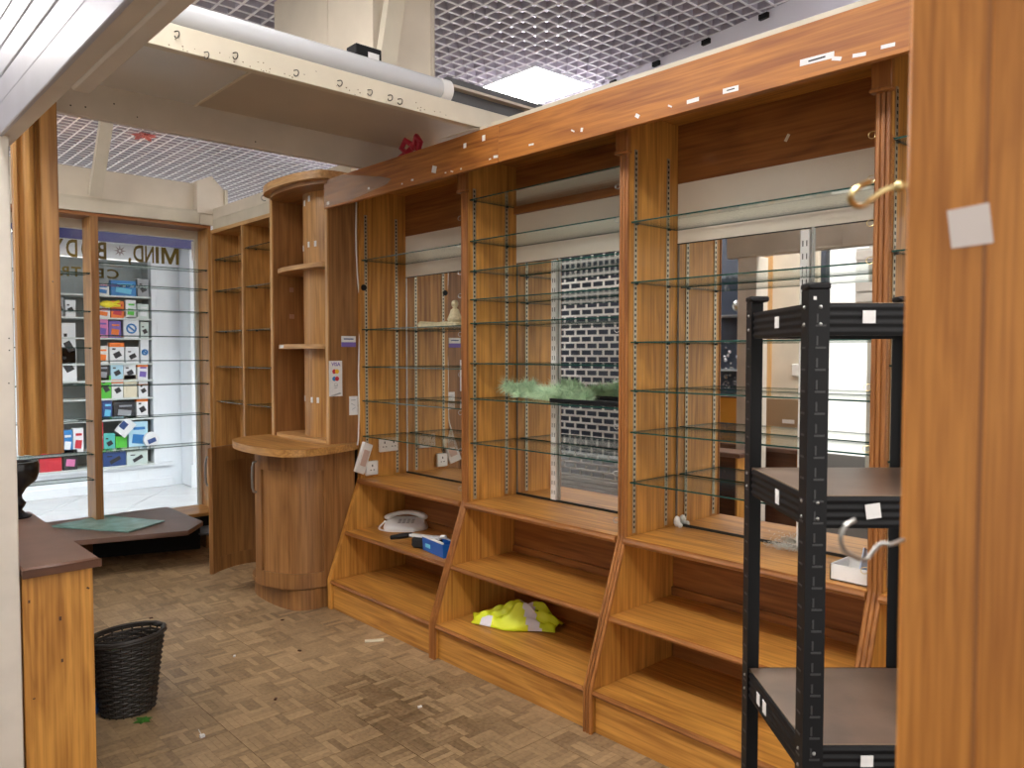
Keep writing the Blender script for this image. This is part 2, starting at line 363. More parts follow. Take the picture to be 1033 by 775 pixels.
# wooden display niche around the window
nic=thing('window_display_case','pale oak display case with glass shelves in front of the shop window','display case',(1.6,YF,ZB))
part('top_board',MB().box(.6,2.56,YF,YG-.02,2.575,2.60),RED[0],nic,bev=.002)
part('mullion',MB().box(1.655,1.705,YF,YG-.02,ZB,2.575),MID[2],nic,bev=.002,label='wooden upright between the two glass-shelf bays')
part('mullion_edging',MB().box(1.655,1.708,YF-.008,YF,ZB,2.575),BROWN[2],nic,bev=.002)
part('side_panel',MB().box(2.535,2.56,YF,YG-.02,.25,2.575),MID[2],nic,bev=.002)
part('sill_board',MB().box(2.22,2.56,6.30,YG-.02,.235,.262),MID[0],nic,bev=.002)
def glass_shelf(parent,x0,x1,y0,y1,z,clips=(),name='glass_shelf'):
    mb=MB().box(x0,x1,y0,y1,z-.003,z+.003); mb.m=[0,0,1,1,1,1]
    o=part(name,mb,[GLASS,GEDGE],parent)
    if clips:
        cb=MB()
        for (x,y) in clips: cb.box(x-.006,x+.006,y-.005,y+.005,z-.008,z-.003)
        part('shelf_clip',cb,SLOT,o)
    return o
for z in (2.233,2.076,1.887,1.685,1.492,1.299,1.047,.797): glass_shelf(nic,1.71,2.532,YF+.01,YG-.03,z,[(1.717,YF+.03),(2.525,YF+.03)])
for z in (2.149,1.865,1.591,1.311,1.04,.788,.595): glass_shelf(nic,.62,1.652,YF+.01,YG-.03,z,[(1.645,YF+.03)])
# cream boards above the window
t=thing('cream_bulkhead','cream painted boarding above the shop window','bulkhead',(1.6,YF,2.6))
part('lower_board',MB().box(.6,2.46,YF-.02,YF+.01,2.60,2.695),CREAM,t,bev=.002)
part('ledge_board',MB().box(.6,2.46,YF-.02,YF+.16,2.695,2.71),CREAM,t)
part('upper_board',MB().prism([(YF+.06,2.71),(YF+.02,2.93),(YF+.04,2.93),(YF+.08,2.71)],0,.6,2.46),CREAMD,t)
part('corner_board',MB().box(2.463,2.58,YF-.02,YF+.01,2.60,2.69),CREAMD,t)
t2=thing('cream_boxing','small gabled cream box on the corner above the window','boxing',(2.55,YF,2.7))
part('box_body',MB().prism([(2.44,2.69),(2.66,2.69),(2.66,2.90),(2.56,3.0),(2.44,2.945)],1,YF-.03,YF+.25),CREAMD,t2)
part('box_edge',MB().box(2.662,2.685,YF-.05,YF+.25,2.70,2.90),CREAM,t2)
# leaning strut in front of it
def beam_between(a,b,w,d,mb=None):
    a=Vector(a);b=Vector(b);z=(b-a).normalized();x=Vector((1,0,0));x=(x-z*x.dot(z)).normalized();y=z.cross(x);mb=mb or MB()
    return mb.add([p+x*sx*w/2+y*sy*d/2 for p in (a,b) for sy in (-1,1) for sx in (-1,1)],[(0,2,3,1),(4,5,7,6),(0,1,5,4),(2,6,7,3),(0,4,6,2),(1,3,7,5)])
solo('leaning_strut',beam_between((1.68,6.40,2.715),(1.735,6.12,3.495),.085,.05),CREAM,'cream wooden strut slanting up from the boarding above the window','strut',base=(1.62,6.38,2.70))
# ================= MALL SHOP FRONT BEYOND THE WINDOW =================
YS=9.45
WB=plain('shop_white',(.84,.88,.92),.4,var=.03,scale=3)
sh=part('wall_back',MB().box(-.3,1.7,YS,YS+.08,0,2.62).box(3.04,4.6,YS,YS+.08,0,2.62).box(1.7,3.04,YS,YS+.08,0,.285).box(-.3,4.6,YS,YS+.08,2.62,2.95),WB); tag(sh,kind='structure')
part('niche_back',MB().box(1.7,3.04,YS+.30,YS+.32,.28,2.62).box(1.68,1.7,YS+.08,YS+.3,.28,2.62).box(3.04,3.06,YS+.08,YS+.3,.28,2.62),plain('niche_grey',(.30,.34,.34),.6),sh)
part('skirting_board',MB().box(-.3,3.25,YS-.03,YS,0,.10).box(-.3,3.25,YS-.045,YS,.245,.285),WB,sh,bev=.004)
part('niche_frame',MB().box(3.04,3.10,YS-.03,YS,.285,2.64),WB,sh,bev=.004)
part('column',MB().box(3.36,4.4,YS-.35,YS,0,2.95),WB,sh,bev=.01)
part('column_skirting',MB().box(3.34,4.42,YS-.37,YS-.35,0,.26),WB,sh)
for z in (2.205,1.956,1.734,1.45,1.261,1.061,.826,.48,.30):
    part('niche_shelf',MB().box(1.70,3.04,YS-.06,YS+.3,z-.03,z-.012),plain('niche_shelf_pale',(.62,.68,.66),.4),sh)
sg=thing('shop_sign','white fascia sign with a blue purple band above the mall shop niche','sign',(2.3,YS,2.65))
part('sign_board',MB().box(-.3,3.35,YS-.06,YS-.002,2.60,2.829),plain('sign_white',(.84,.86,.88),.4),sg)
part('sign_band',MB().box(-.3,4.3,YS-.40,YS-.36,2.737,2.841),CC['lilac'],sg)
nb=thing('shop_notice','pale blue notice with lines of print on the white column','notice',(3.62,YS-.36,1.3))
part('notice_sheet',MB().box(3.40,3.62,YS-.36,YS-.352,1.15,1.95),plain('notice_blue',(.60,.72,.86),.5),nb)
tx=MB()
for k,(wd) in enumerate((.10,.15,.12,.16,.09)): tx.box(3.51-wd/2,3.51+wd/2,YS-.363,YS-.361,1.84-.1*k,1.865-.1*k)
tx.box(3.42,3.60,YS-.363,YS-.361,1.19,1.27)
part('notice_print',tx,plain('notice_ink',(.35,.36,.55),.6),nb)
PK=[
 (1,2.464,2.597,2.197,2.313,'paper','blue','flat pale pack with blue print on the top niche shelf'),
 (1,2.615,2.877,2.205,2.363,'blue','cyan','wide blue blister pack on the top niche shelf'),
 (1,2.895,3.016,2.219,2.395,'grey','dark','grey pouch at the right end of the top niche shelf'),
 (2,2.459,2.602,1.947,2.073,'white','orange','white carton at the left of the second niche shelf'),
 (2,2.610,2.747,1.952,2.134,'orange','red','orange red carton on the second niche shelf'),
 (2,2.765,2.873,1.957,2.151,'white','green','tall white carton with slim dark picture on second niche shelf'),
 (2,2.891,3.011,1.961,2.112,'pale','white','pale green carton at right of second niche shelf'),
 (3,2.455,2.579,1.741,1.929,'pink','purple','pink and purple carton on the third niche shelf'),
 (3,2.586,2.712,1.743,1.911,'purple','orange','purple carton with an orange patch on the third niche shelf'),
 (3,2.740,2.901,1.745,1.961,'white','ring','white carton with a blue ring on the third niche shelf'),
 (3,2.919,3.008,1.748,1.908,'pale','dark','small pale carton at right of the third niche shelf'),
 (4,2.450,2.574,1.458,1.633,'paper','orange','pale carton with orange mark at left of fourth niche shelf'),
 (4,2.591,2.739,1.457,1.667,'otop','dark','white carton with orange top and black gadget on fourth shelf'),
 (4,2.756,2.896,1.456,1.624,'white','dark','white carton showing black earphones on fourth niche shelf'),
 (4,2.914,3.004,1.454,1.715,'white','ring','narrow white carton with round picture on fourth niche shelf'),
 (5,2.447,2.580,1.273,1.435,'dark','grey','black carton at the left of the fifth niche shelf'),
 (5,2.598,2.724,1.269,1.445,'sky','dark','pale blue carton with a black phone on fifth niche shelf'),
 (5,2.731,2.860,1.266,1.444,'white','dark','white carton with scattered dark gadgets on fifth niche shelf'),
 (5,2.878,2.989,1.263,1.431,'otop','purple','white and orange carton at right of fifth niche shelf'),
 (6,2.433,2.487,1.076,1.326,'orange','yellow','narrow orange carton at the left of the sixth niche shelf'),
 (6,2.493,2.598,1.074,1.302,'green','dark','lime green carton with black gadget on sixth niche shelf'),
 (6,2.604,2.721,1.070,1.255,'otop','dark','orange topped carton with black round gadget on sixth shelf'),
 (6,2.728,2.869,1.065,1.308,'cream','cream','plain cream carton on the sixth niche shelf'),
 (6,2.886,2.985,1.060,1.227,'white','dark','white carton with grey gadget at right of sixth shelf'),
 (7,2.508,2.603,0.843,1.026,'navy','cyan','dark blue carton on the seventh niche shelf'),
 (7,2.621,2.842,0.859,1.005,'dark','grey','long black box lying on the seventh niche shelf'),
 (7,2.860,2.982,0.823,1.045,'otop','dark','white carton with red edge leaning at right of seventh shelf'),
 (8,2.432,2.507,0.507,0.788,'red','white','red and white carton at the left of the eighth niche shelf'),
 (8,2.512,2.627,0.501,0.658,'teal','dark','teal carton with black gadget on the eighth niche shelf'),
 (8,2.634,2.751,0.491,0.616,'green','green','bright green carton on the eighth niche shelf'),
 (8,2.769,2.977,0.479,0.771,'sky','blue','wide light blue carton on the eighth niche shelf'),
 (9,2.500,2.737,0.369,0.448,'navy','dark','dark slate box on the bottom of the niche'),
 (9,2.746,2.971,0.346,0.440,'pale','dark','pale box with dark dots on the bottom of the niche'),
 (2,2.083,2.144,1.936,2.149,'grey','dark','grey carton left of the wooden mullion on second niche shelf'),
 (2,2.159,2.258,1.938,2.123,'white','dark','white carton with black gadget seen left of the wooden mullion'),
 (4,2.116,2.253,1.715,1.877,'white','dark','white carton with black remote seen left of the wooden mullion'),
 (5,2.092,2.257,1.450,1.609,'white','dark','wide white carton with two dark squares left of the mullion'),
 (8,2.102,2.201,0.534,0.720,'blue','white','bright blue carton seen left of the wooden mullion'),
 (8,2.207,2.308,0.526,0.735,'white','red','white carton with red stripe beside the bright blue carton'),
 (9,1.886,2.092,0.426,0.503,'red','red','dark red flat box on the bottom of the niche at left'),
 (9,2.109,2.245,0.405,0.512,'dark','pink','black box with pink patch on the bottom of the niche'),
]
SHELFZ={1:2.205,2:1.956,3:1.734,4:1.45,5:1.261,6:1.061,7:.826,8:.48,9:.30}
for r,x0,x1,z0,z1,c,pic,lab in PK:
    z0=SHELFZ[r]-.012; t=thing('carton',lab,'box',((x0+x1)/2,9.42,z0),group='packages in the mall shop niche')
    dp=.07; w=x1-x0; h=z1-z0; mb=MB().box(-w/2,w/2,0,dp,0,h); part('carton_body',mb,CC[c],t,local=True,bev=.002)
    pb=MB()
    if pic=='ring':
        pb.tube([(.3*w*math.cos(R(30*k)),-.002,h*.45+.3*w*math.sin(R(30*k))) for k in range(12)],.010,5,True); pb.obb((0,-.002,h*.45),(.5*w,.006,.018),(0,R(40),0))
    elif pic=='dark':
        pb.obb((.02*w,-.002,h*.42),(w*.5,.006,h*.26),(0,R(-28),0)); pb.obb((-.22*w,-.002,h*.70),(w*.22,.006,h*.08),(0,0,0))
    else:
        pb.obb((0,-.002,h*.35),(w*.62,.006,h*.34),(0,R(8),0)); pb.obb((.05*w,-.002,h*.75),(w*.6,.006,h*.10),(0,0,0))
    part('printed_picture',pb,CC['blue' if pic=='ring' else pic],t,local=True)
    if c=='otop': part('coloured_band',MB().box(-w/2-.001,w/2+.001,-.003,dp,h*.80,h+.001),CC['orange'],t,local=True)
YC=9.36
t=thing('hanging_card','white card hanging tilted in front of the niche boxes','card',(2.76,YC,.70)); 
part('card_sheet',MB().obb((2.72,YC,.72),(.14,.006,.19),(0,R(42),0)),CC['white'],t); part('printed_picture',MB().obb((2.70,YC-.004,.745),(.07,.004,.08),(0,R(42),0)),CC['navy'],t)
t=thing('round_pack','white round pack with dark print at right of the eighth niche shelf','box',(3.0,YC,.47)); 
part('pack_disc',MB().add(*(lambda n:([(3.0+.085*math.cos(2*math.pi*k/n),YC,.56+.09*math.sin(2*math.pi*k/n)) for k in range(n)]+[(3.0+.085*math.cos(2*math.pi*k/n),YC+.05,.56+.09*math.sin(2*math.pi*k/n)) for k in range(n)],[tuple(range(n)),tuple(range(2*n-1,n-1,-1))]+[(k,n+k,n+(k+1)%n,(k+1)%n) for k in range(n)]))(18)),CC['white'],t)
part('printed_picture',MB().obb((3.0,YC-.003,.55),(.09,.006,.05),(0,R(-20),0)),CC['navy'],t)
t=thing('yellow_toy','yellow hand-shaped toy lying on the second niche shelf','toy',(2.57,YC,2.02)); part('toy_body',MB().sphere((2.56,YC,2.09),.05,8,(1.6,.6,.8)).tube([(2.60,YC,2.09),(2.68,YC,2.13)],.018,5).tube([(2.60,YC,2.08),(2.69,YC,2.08)],.016,5),CC['yellow'],t)
# added fill light: unseen battens behind the boarding that brighten the mall
for k,x in enumerate((.9,1.95)):
    t=thing('fill_batten','added fill batten unseen behind the window boarding, brightening the mall','light',(x,6.64,2.76),group='added fill battens for the mall')
    part('fill_housing',MB().box(-.5,.5,-.05,.05,.03,.08).box(-.5,.5,-.055,-.045,-.03,.03).box(-.5,.5,.045,.055,-.03,.03),WHITE,t,local=True); part('fill_tube',MB().box(-.48,.48,-.04,.04,0,.03),BATT,t,local=True)
    part('mounting_bracket',MB().box(-.02,.02,-.09,.05,.08,.10),STEEL,t,local=True)
# ================= SHELVING BAYS =================
XW=2.915; ZC=.775; XU=2.56; DIV=[.0,1.05,2.10,3.155,4.20]
def oak_edge_path(y):  # front edge of a divider
    return [(2.345,0),(2.345,.18),(2.56,.775),(2.56,2.56)]
def make_bay(k,label,shelves,bands,clipx=2.60,upright_y=None,hooks=True):
    y0,y1=DIV[k]+.022,DIV[k+1]-.022       # inner faces
    t=thing('display_shelf_unit',label,'shelving',(2.6,(y0+y1)/2,0),group=None)
    # far divider belongs to this bay (near one to the neighbour)
    yd0,yd1=(DIV[k+1]-.02,DIV[k+1]+.02)
    part('side_panel',MB().prism([(2.355,0),(2.355,.18),(2.572,.775),(2.572,2.56),(2.94,2.56),(2.94,0)],1,yd0,yd1),OAK[2],t,bev=.0015)
    if k<3:
        em=MB()
        for q in (-.016,0,.016):
            em.tube([(2.352,yd0+.02+q,0),(2.352,yd0+.02+q,.18),(2.569,yd0+.02+q,.775)],[.0095]*3,6)
            em.tube([(2.569,yd0+.02+q,.775),(2.569,yd0+.02+q,2.376)],.0095,6)
        part('reeded_moulding',em,RED[2],t)
        part('capital_block',MB().box(2.545,2.572,yd0-.012,yd1+.012,2.385,2.50).box(2.540,2.572,yd0-.016,yd1+.016,2.375,2.388),RED[2],t,bev=.003)
    # base
    part('plinth',MB().box(2.372,2.39,y0,y1,0,.155),OAK[1],t,bev=.0015)
    def board(nm,x0,x1,z,th=.024,lab=None):
        part(nm,MB().box(x0+.012,x1,y0,y1,z-th,z),OAK[1] if nm!='bottom_shelf' else OAK[1],t)
        part('shelf_nosing',MB().tube([(x0+.010,y0,z-th/2),(x0+.010,y1,z-th/2)],th/2+.001,8),RED[1],t)
    board('bottom_shelf',2.352,2.90,.178)
    board('middle_shelf',2.452,2.90,.462)
    board('counter_shelf',2.545,2.93,ZC,.03)
    part('lower_back_panel',MB().box(2.90,2.915,y0,y1,.0,ZC-.03),RED[1],t)
    part('back_rail',MB().box(2.885,2.90,y0,y1,.462,.50),RED[1],t,bev=.002)
    # upper back
    zt,zb=bands[0],bands[1]
    part('upper_back_panel',MB().box(XW-.004,XW+.014,y0,y1,zt,2.56),RED[1],t)
    part('cream_back_panel',MB().box(XW-.002,XW+.014,y0,y1,zb,zt),CREAMB,t)
    if len(bands)>2: part('wooden_rail',MB().box(XW-.022,XW-.002,y0,y1,bands[2],bands[3]),RED[1],t,bev=.002)
    part('back_mirror',MB().box(XW,XW+.006,y0+.008,y1-.008,ZC+.012,zb),MIRROR,t)
    part('mirror_edge',MB().box(XW-.004,XW+.008,y0,y1,ZC,ZC+.011),SLOT,t); part('mirror_edge',MB().box(XW-.004,XW+.008,y0,y1,zb-.004,zb),SLOT,t)
    part('mirror_side_trim',MB().box(XW-.003,XW+.008,y1-.008,y1,ZC+.011,zb-.004),[WPLASTIC if k==3 else plain('trim_bronze_%d'%k,(.16,.13,.10),.5)],t); part('mirror_side_trim',MB().box(XW-.003,XW+.008,y0,y0+.008,ZC+.011,zb-.004),SLOT,t)
    part('top_board',MB().box(2.40,2.93,y0,y1,2.555,2.575),OAK[1],t)
    # slotted shelf strips on both side panels
    for x in (2.615,2.84):
        for y,s in ((y1,-1),(y0,1)):
            sb=MB().box(x-.010,x+.010,min(y,y+s*.002),max(y,y+s*.002),ZC+.01,2.40)
            z=ZC+.03
            while z<2.39:
                sb.box(x-.0045,x+.0045,min(y+s*.002,y+s*.0026),max(y+s*.002,y+s*.0026),z,z+.011,mi=1); z+=.0225
            part('slotted_strip',sb,[STRIP,SLOT],t)
    for z in shelves:
        glass_shelf(t,2.582,2.895,y0+.004,y1-.004,z,[(2.615,y1-.008),(2.84,y1-.008),(2.615,y0+.008),(2.84,y0+.008)])
    if upright_y:
        u=MB().box(XW-.016,XW-.001,upright_y-.018,upright_y+.018,ZC+.012,zb-.01)
        z=ZC+.04
        while z<zb-.06:
            for q in (-.008,.008): u.box(XW-.0164,XW-.016,upright_y+q-.002,upright_y+q+.002,z,z+.022,mi=1)
            z+=.05
        part('twin_slot_upright',u,[UPW,SLOT],t,label='white twin-slot metal upright against the mirror')
        part('mirror_joint_strip',MB().box(XW-.006,XW-.001,upright_y-.032,upright_y-.022,ZC+.012,zb),STEEL,t)
    if hooks and k<3:
        for z in (.85,1.05,1.25,1.45,1.66,1.86,1.98,2.12,2.26):
            part('cup_hook',hook((2.566,yd1+.001,z),(-.3,1,0),.011,.0013),BRASS if k==0 else STEEL,t)
    return t
b0_=make_bay(0,'near oak shelving bay mostly hidden behind the foreground post',[2.229,1.875,1.51,1.2,1.0],[2.30,2.038])
part('side_panel',MB().prism([(2.355,0),(2.355,.18),(2.572,.775),(2.572,2.56),(2.94,2.56),(2.94,0)],1,-.02,.02),OAK[2],b0_)
make_bay(1,'third oak shelving bay from the window, behind the black rack',[2.095,1.845,1.596,1.393,1.218,1.005],[2.30,2.038],upright_y=1.475)
make_bay(2,'middle oak shelving bay holding the green feathers and yellow vest',[2.337,2.126,1.972,1.826,1.704,1.497,1.314,1.083],[2.43,2.04,2.30,2.343],upright_y=2.835)
make_bay(3,'oak shelving bay beside the curved cabinet, with a telephone on it',[2.119,1.695,1.467,1.256,1.037],[2.298,2.038])
# fascia board over the bays
fa=thing('wooden_fascia_board','long orange oak fascia board with torn price labels over the bays','fascia',(2.365,2.1,2.41))
part('board',MB().box(2.365,2.39,-.4,2.664,2.412,2.583),FASC,fa,bev=.0015)
part('board',MB().box(2.365,2.39,2.666,4.235,2.412,2.583),FASC,fa,bev=.0015)
part('cream_top_strip',MB().box(2.372,2.40,-.4,2.72,2.583,2.602),CREAM,fa)
part('cross_plank',MB().box(2.373,2.93,2.745,2.80,2.585,2.60),CREAMD,fa)
for nm,z,y,wd,hh,rz in [('l',2.442,4.187,.03,.018,0),('l',2.461,3.741,.02,.012,.2),('l',2.462,3.142,.036,.034,.3),('l',2.440,3.328,.02,.01,.1),('l',2.532,2.901,.02,.022,0),('l',2.540,2.764,.02,.026,0),
  ('l',2.440,2.681,.03,.012,.1),('l',2.449,2.449,.03,.008,.05),('l',2.457,2.205,.02,.006,.5),('l',2.451,2.156,.012,.016,.2),('l',2.444,1.874,.02,.014,.6),('l',2.446,1.725,.018,.006,.5),('l',2.443,1.627,.05,.014,0),
  ('l',2.444,1.476,.06,.018,.03),('l',2.464,1.173,.11,.020,.03),('l',2.448,1.110,.03,.012,.3),('l',2.440,1.041,.04,.011,.1),('l',2.443,.958,.04,.011,.05),('l',2.436,2.72,.014,.006,0),('l',2.428,3.0,.02,.006,.3),('l',2.430,3.05,.012,.006,.1),('l',2.428,2.93,.012,.008,0),('l',2.435,3.42,.012,.008,0)]:
    part('price_label',MB().obb((2.3645,y,z),(.0012,wd,hh),(rz,0,0)),PAPER,fa)
part('price_print',MB().box(2.3634,2.3639,1.145,1.20,2.461,2.466),SLOT,fa); part('price_print',MB().box(2.3634,2.3639,1.46,1.49,2.442,2.446),SLOT,fa)
film,nt,b=new_mat('tape_film'); nt.nodes.remove(b); a=N(nt,'ShaderNodeBsdfTransparent'); d=N(nt,'ShaderNodeBsdfPrincipled'); d.inputs['Base Color'].default_value=(.62,.52,.42,1); d.inputs['Roughness'].default_value=.3
mx=N(nt,'ShaderNodeMixShader'); mx.inputs[0].default_value=.26; nt.links.new(a.outputs[0],mx.inputs[1]); nt.links.new(d.outputs[0],mx.inputs[2]); nt.links.new(mx.outputs[0],nt.nodes['Material Output'].inputs[0])
part('clear_tape_film',MB().prism([(4.232,2.418),(4.232,2.58),(4.02,2.584),(3.62,2.505),(3.52,2.478),(3.56,2.455),(3.9,2.425)],0,2.3636,2.3642),film,fa,label='clear torn tape film over the far end')
part('torn_tape',MB().obb((2.352,2.93,2.588),(.03,.26,.003),(0,R(-8),R(2))),CREAM,fa)
solo('dark_plank',MB().box(2.26,2.95,2.90,2.93,2.692,2.83),plain('dark_grey_plank',(.10,.10,.105),.6,var=.2,scale=6),'dark grey plank on edge beyond the end of the tube light','plank',base=(2.6,2.9,2.69))
# ================= CURVED CORNER CABINET =================
cc=thing('curved_cabinet','curved brown oak cabinet with rounded upper shelves, one door standing open','cabinet',(2.4,4.58,0))
# toe kick
kick=[(2.56,4.25),(2.38,4.25),(2.27,4.255),(2.19,4.30),(2.15,4.42),(2.14,4.585),(2.15,4.75),(2.19,4.87),(2.27,4.92),(2.38,4.925),(2.56,4.925)]
part('toe_kick',MB().prism([tuple(p) for p in smooth_open(kick,4)],2,0,.125,True),BROWN[2],cc)
# carcass
part('carcass_panel',MB().box(2.43,2.56,4.232,4.256,.125,.955),BROWN[2],cc,bev=.002)
part('carcass_panel',MB().box(2.43,2.56,4.916,4.94,.125,.955),BROWN[2],cc,bev=.002)
part('carcass_back',MB().box(2.54,2.56,4.256,4.916,.125,.955),DARK[2],cc)
inn=[(2.54,4.26),(2.43,4.262),(2.28,4.30),(2.19,4.40),(2.15,4.585),(2.19,4.77),(2.28,4.87),(2.43,4.912),(2.54,4.912)]
part('cabinet_floor',MB().prism([tuple(p) for p in smooth_open([(2.54,4.246),(2.40,4.246),(2.26,4.27),(2.15,4.34),(2.105,4.44),(2.09,4.585),(2.11,4.73),(2.19,4.85),(2.32,4.92),(2.54,4.925)],3)],2,.125,.15),BROWN[0],cc)
part('inner_shelf',MB().prism([tuple(p) for p in smooth_open(inn,3)],2,.50,.522),PALE[0],cc)
# doors: quarter curve
dc=[(2.43,4.238),(2.34,4.237),(2.24,4.262),(2.155,4.335),(2.108,4.43),(2.086,4.51),(2.080,4.583)]
dcurve=[tuple(p) for p in smooth_open(dc,4)]
def door(curve,parent,flip,handle_at):
    s=-1 if flip else 1
    d=MB().slab(curve,0,s*.012,.135,.945); dd=part('door',d,BROWN[2],parent)
    n=len(curve); a=max(2,int(n*.16)); b=n-1-a
    part('door_stile',MB().slab(curve[:a+1],-s*.013,s*.014,.135,.945),BROWN[2],dd); part('door_stile',MB().slab(curve[b:],-s*.013,s*.014,.135,.945),BROWN[2],dd)
    part('door_rail',MB().slab(curve[a:b+1],-s*.013,s*.014,.135,.225),BROWN[2],dd); part('door_rail',MB().slab(curve[a:b+1],-s*.013,s*.014,.845,.945),BROWN[2],dd)
    p=Vector(curve[handle_at]); q=Vector(curve[handle_at-1]); tn=(p-q).normalized(); nn=Vector((tn.y,-tn.x))*(-s)
    p=p-tn*.02
    P=lambda o,z:(p.x+nn.x*o,p.y+nn.y*o,z)
    part('handle',MB().tube([P(.010,.70),P(.032,.705),P(.040,.73),P(.042,.80),P(.040,.855),P(.032,.885),P(.010,.89)],.0075,6),STEEL,dd,label='curved metal bar handle')
    return dd
door(dcurve,cc,False,len(dcurve)-1)
# open door: mirrored curve swung about the far hinge
hx,hy=2.43,4.937; ang=R(-46)
oc=[]
for x,y in dcurve:
    y2=2*4.5855-y; dx,dy=x-hx,y2-hy
    oc.append((hx+dx*math.cos(ang)-dy*math.sin(ang),hy+dx*math.sin(ang)+dy*math.cos(ang)))
door(oc,cc,True,len(oc)-1)
# worktop
top=[(2.56,4.19),(2.41,4.125),(2.26,4.085),(2.12,4.085),(2.03,4.16),(1.99,4.33),(1.985,4.58),(2.03,4.82),(2.14,4.97),(2.32,5.02),(2.56,5.02)]
tp=[tuple(p) for p in smooth_open(top,5)]
part('worktop',MB().prism(tp,2,.957,1.0,True),MID[1],cc)
part('upper_plinth',MB().prism([tuple(p) for p in smooth_open([(2.60,4.225),(2.40,4.226),(2.355,4.32),(2.345,4.58),(2.355,4.84),(2.40,4.93),(2.60,4.93)],3)],2,1.0,1.022),PALE[1],cc)
# upper part
part('upper_side_panel',MB().box(2.372,2.60,4.20,4.226,1.0,2.575),BROWN[2],cc)
part('panel_lipping',MB().box(2.362,2.372,4.199,4.227,1.0,2.41),PALE[2],cc)
part('upper_side_panel',MB().box(2.372,2.60,4.93,4.956,1.0,2.575),BROWN[2],cc)
part('panel_lipping',MB().box(2.362,2.372,4.928,4.958,1.0,2.575),PALE[2],cc)
part('upper_back',MB().box(2.60,2.615,4.20,4.956,1.0,2.575),BROWN[2],cc)
part('round_column',MB().prism([(2.60,4.25)]+[(2.68-.27*math.cos(R(a)),4.52+.27*math.sin(R(a))) for a in range(-72,73,6)]+[(2.60,4.80)],2,1.022,2.575,True),MID[2],cc,label='convex pale oak drum behind the curved shelves')
for z in (2.10,1.607):
    sc=smooth_open([(2.60,4.227),(2.37,4.227),(2.33,4.36),(2.315,4.55),(2.325,4.72),(2.37,4.86),(2.46,4.928),(2.60,4.929)],5)
    part('curved_shelf',MB().prism([tuple(p) for p in sc],2,z-.028,z,True),PALE[1],cc)
dk=smooth_open([(2.62,4.16),(2.42,4.15),(2.31,4.19),(2.255,4.34),(2.235,4.55),(2.25,4.76),(2.31,4.93),(2.42,5.0),(2.62,5.01)],5)
part('top_cornice',MB().prism([tuple(p) for p in dk],2,2.585,2.632,True),PALE[1],cc)
dk2=smooth_open([(2.62,4.20),(2.42,4.19),(2.34,4.22),(2.29,4.36),(2.275,4.55),(2.29,4.74),(2.34,4.89),(2.42,4.95),(2.62,4.96)],5)
part('cornice_moulding',MB().prism([tuple(p) for p in dk2],2,2.560,2.586,True),BROWN[1],cc)
st=MB()
for a,z in ((-38,2.22),(-18,2.235),(-4,2.235),(-38,1.26),(-14,1.255),(-2,1.255),(-30,2.50),(-16,2.52)):
    a=R(-a-20); st.obb((2.68-.272*math.cos(a),4.52+.272*math.sin(a),z),(.004,.018,.035),(0,0,-a))
part('paper_label',st,PAPER,cc)
part('paper_label',MB().obb((2.50,4.928,1.98),(.03,.002,.03)).obb((2.50,4.928,1.80),(.035,.002,.03)),plain('faded_label',(.42,.24,.16),.7),cc)
part('paper_label',MB().obb((2.322,4.72,1.594),(.003,.06,.018),(0,0,R(-6))).obb((2.318,4.53,1.594),(.003,.03,.018)),PAPER,cc)
# cards on its near side panel (flat print)
def sticker(name,label,cat,x0,x1,z0,z1,mat,y=4.1985):
    t=thing(name,label,cat,((x0+x1)/2,y,z0)); part('card_sheet',MB().box(x0,x1,y-.0015,y,z0,z1),mat,t); return t
MXZ=lambda x,y,z:Matrix(((1,0,0,x),(0,0,-1,y),(0,1,0,z),(0,0,0,1)))
t=sticker('payment_card_sign','white upright card listing payment cards on the brown panel','sign',2.366,2.456,1.29,1.505,PAPER)
part('sign_lettering',text_mb('VISA',.030,MXZ(2.413,4.1968,1.483),.0003,.0008),CC['purple'],t)
def disc(x,z,r,y,mb): return mb.add([(x+r*math.cos(2*math.pi*k/16),y,z+r*math.sin(2*math.pi*k/16)) for k in range(16)]+[(x+r*math.cos(2*math.pi*k/16),y+.0006,z+r*math.sin(2*math.pi*k/16)) for k in range(16)],[tuple(range(16))]+[(k,16+k,16+(k+1)%16,(k+1)%16) for k in range(16)])
part('red_disc',disc(2.402,1.440,.014,4.1964,MB()),CC['red'],t); part('amber_disc',disc(2.420,1.440,.014,4.1960,MB()),CC['amber'],t)
part('blue_disc',disc(2.402,1.396,.014,4.1964,MB()),CC['ring'],t); part('red_disc',disc(2.420,1.396,.014,4.1960,MB()),CC['red'],t)
part('printed_line',MB().box(2.40,2.425,4.1962,4.1966,1.352,1.356).box(2.403,2.422,4.1962,4.1966,1.340,1.344).tube([(2.412+.010*math.cos(R(a)),4.1965,1.362+.008*math.sin(R(a))) for a in range(-60,200,30)],.0012,4),CC['grey'],t)
part('printed_triangle',MB().prism([(2.37,1.293),(2.44,1.312),(2.45,1.304),(2.40,1.293)],1,4.1962,4.1968),CC['grey'],t)
t=sticker('purple_sticker','small white and purple sticker above the payment card sign','sticker',2.452,2.552,1.59,1.655,PAPER)
part('purple_band',MB().box(2.452,2.552,4.1962,4.197,1.59,1.618),CC['purple'],t); part('printed_line',MB().box(2.468,2.536,4.1962,4.1968,1.634,1.641),CC['navy'],t)
t=sticker('white_card','white card with faint print lower on the brown panel beside the cable','card',2.503,2.562,1.17,1.286,PAPER)
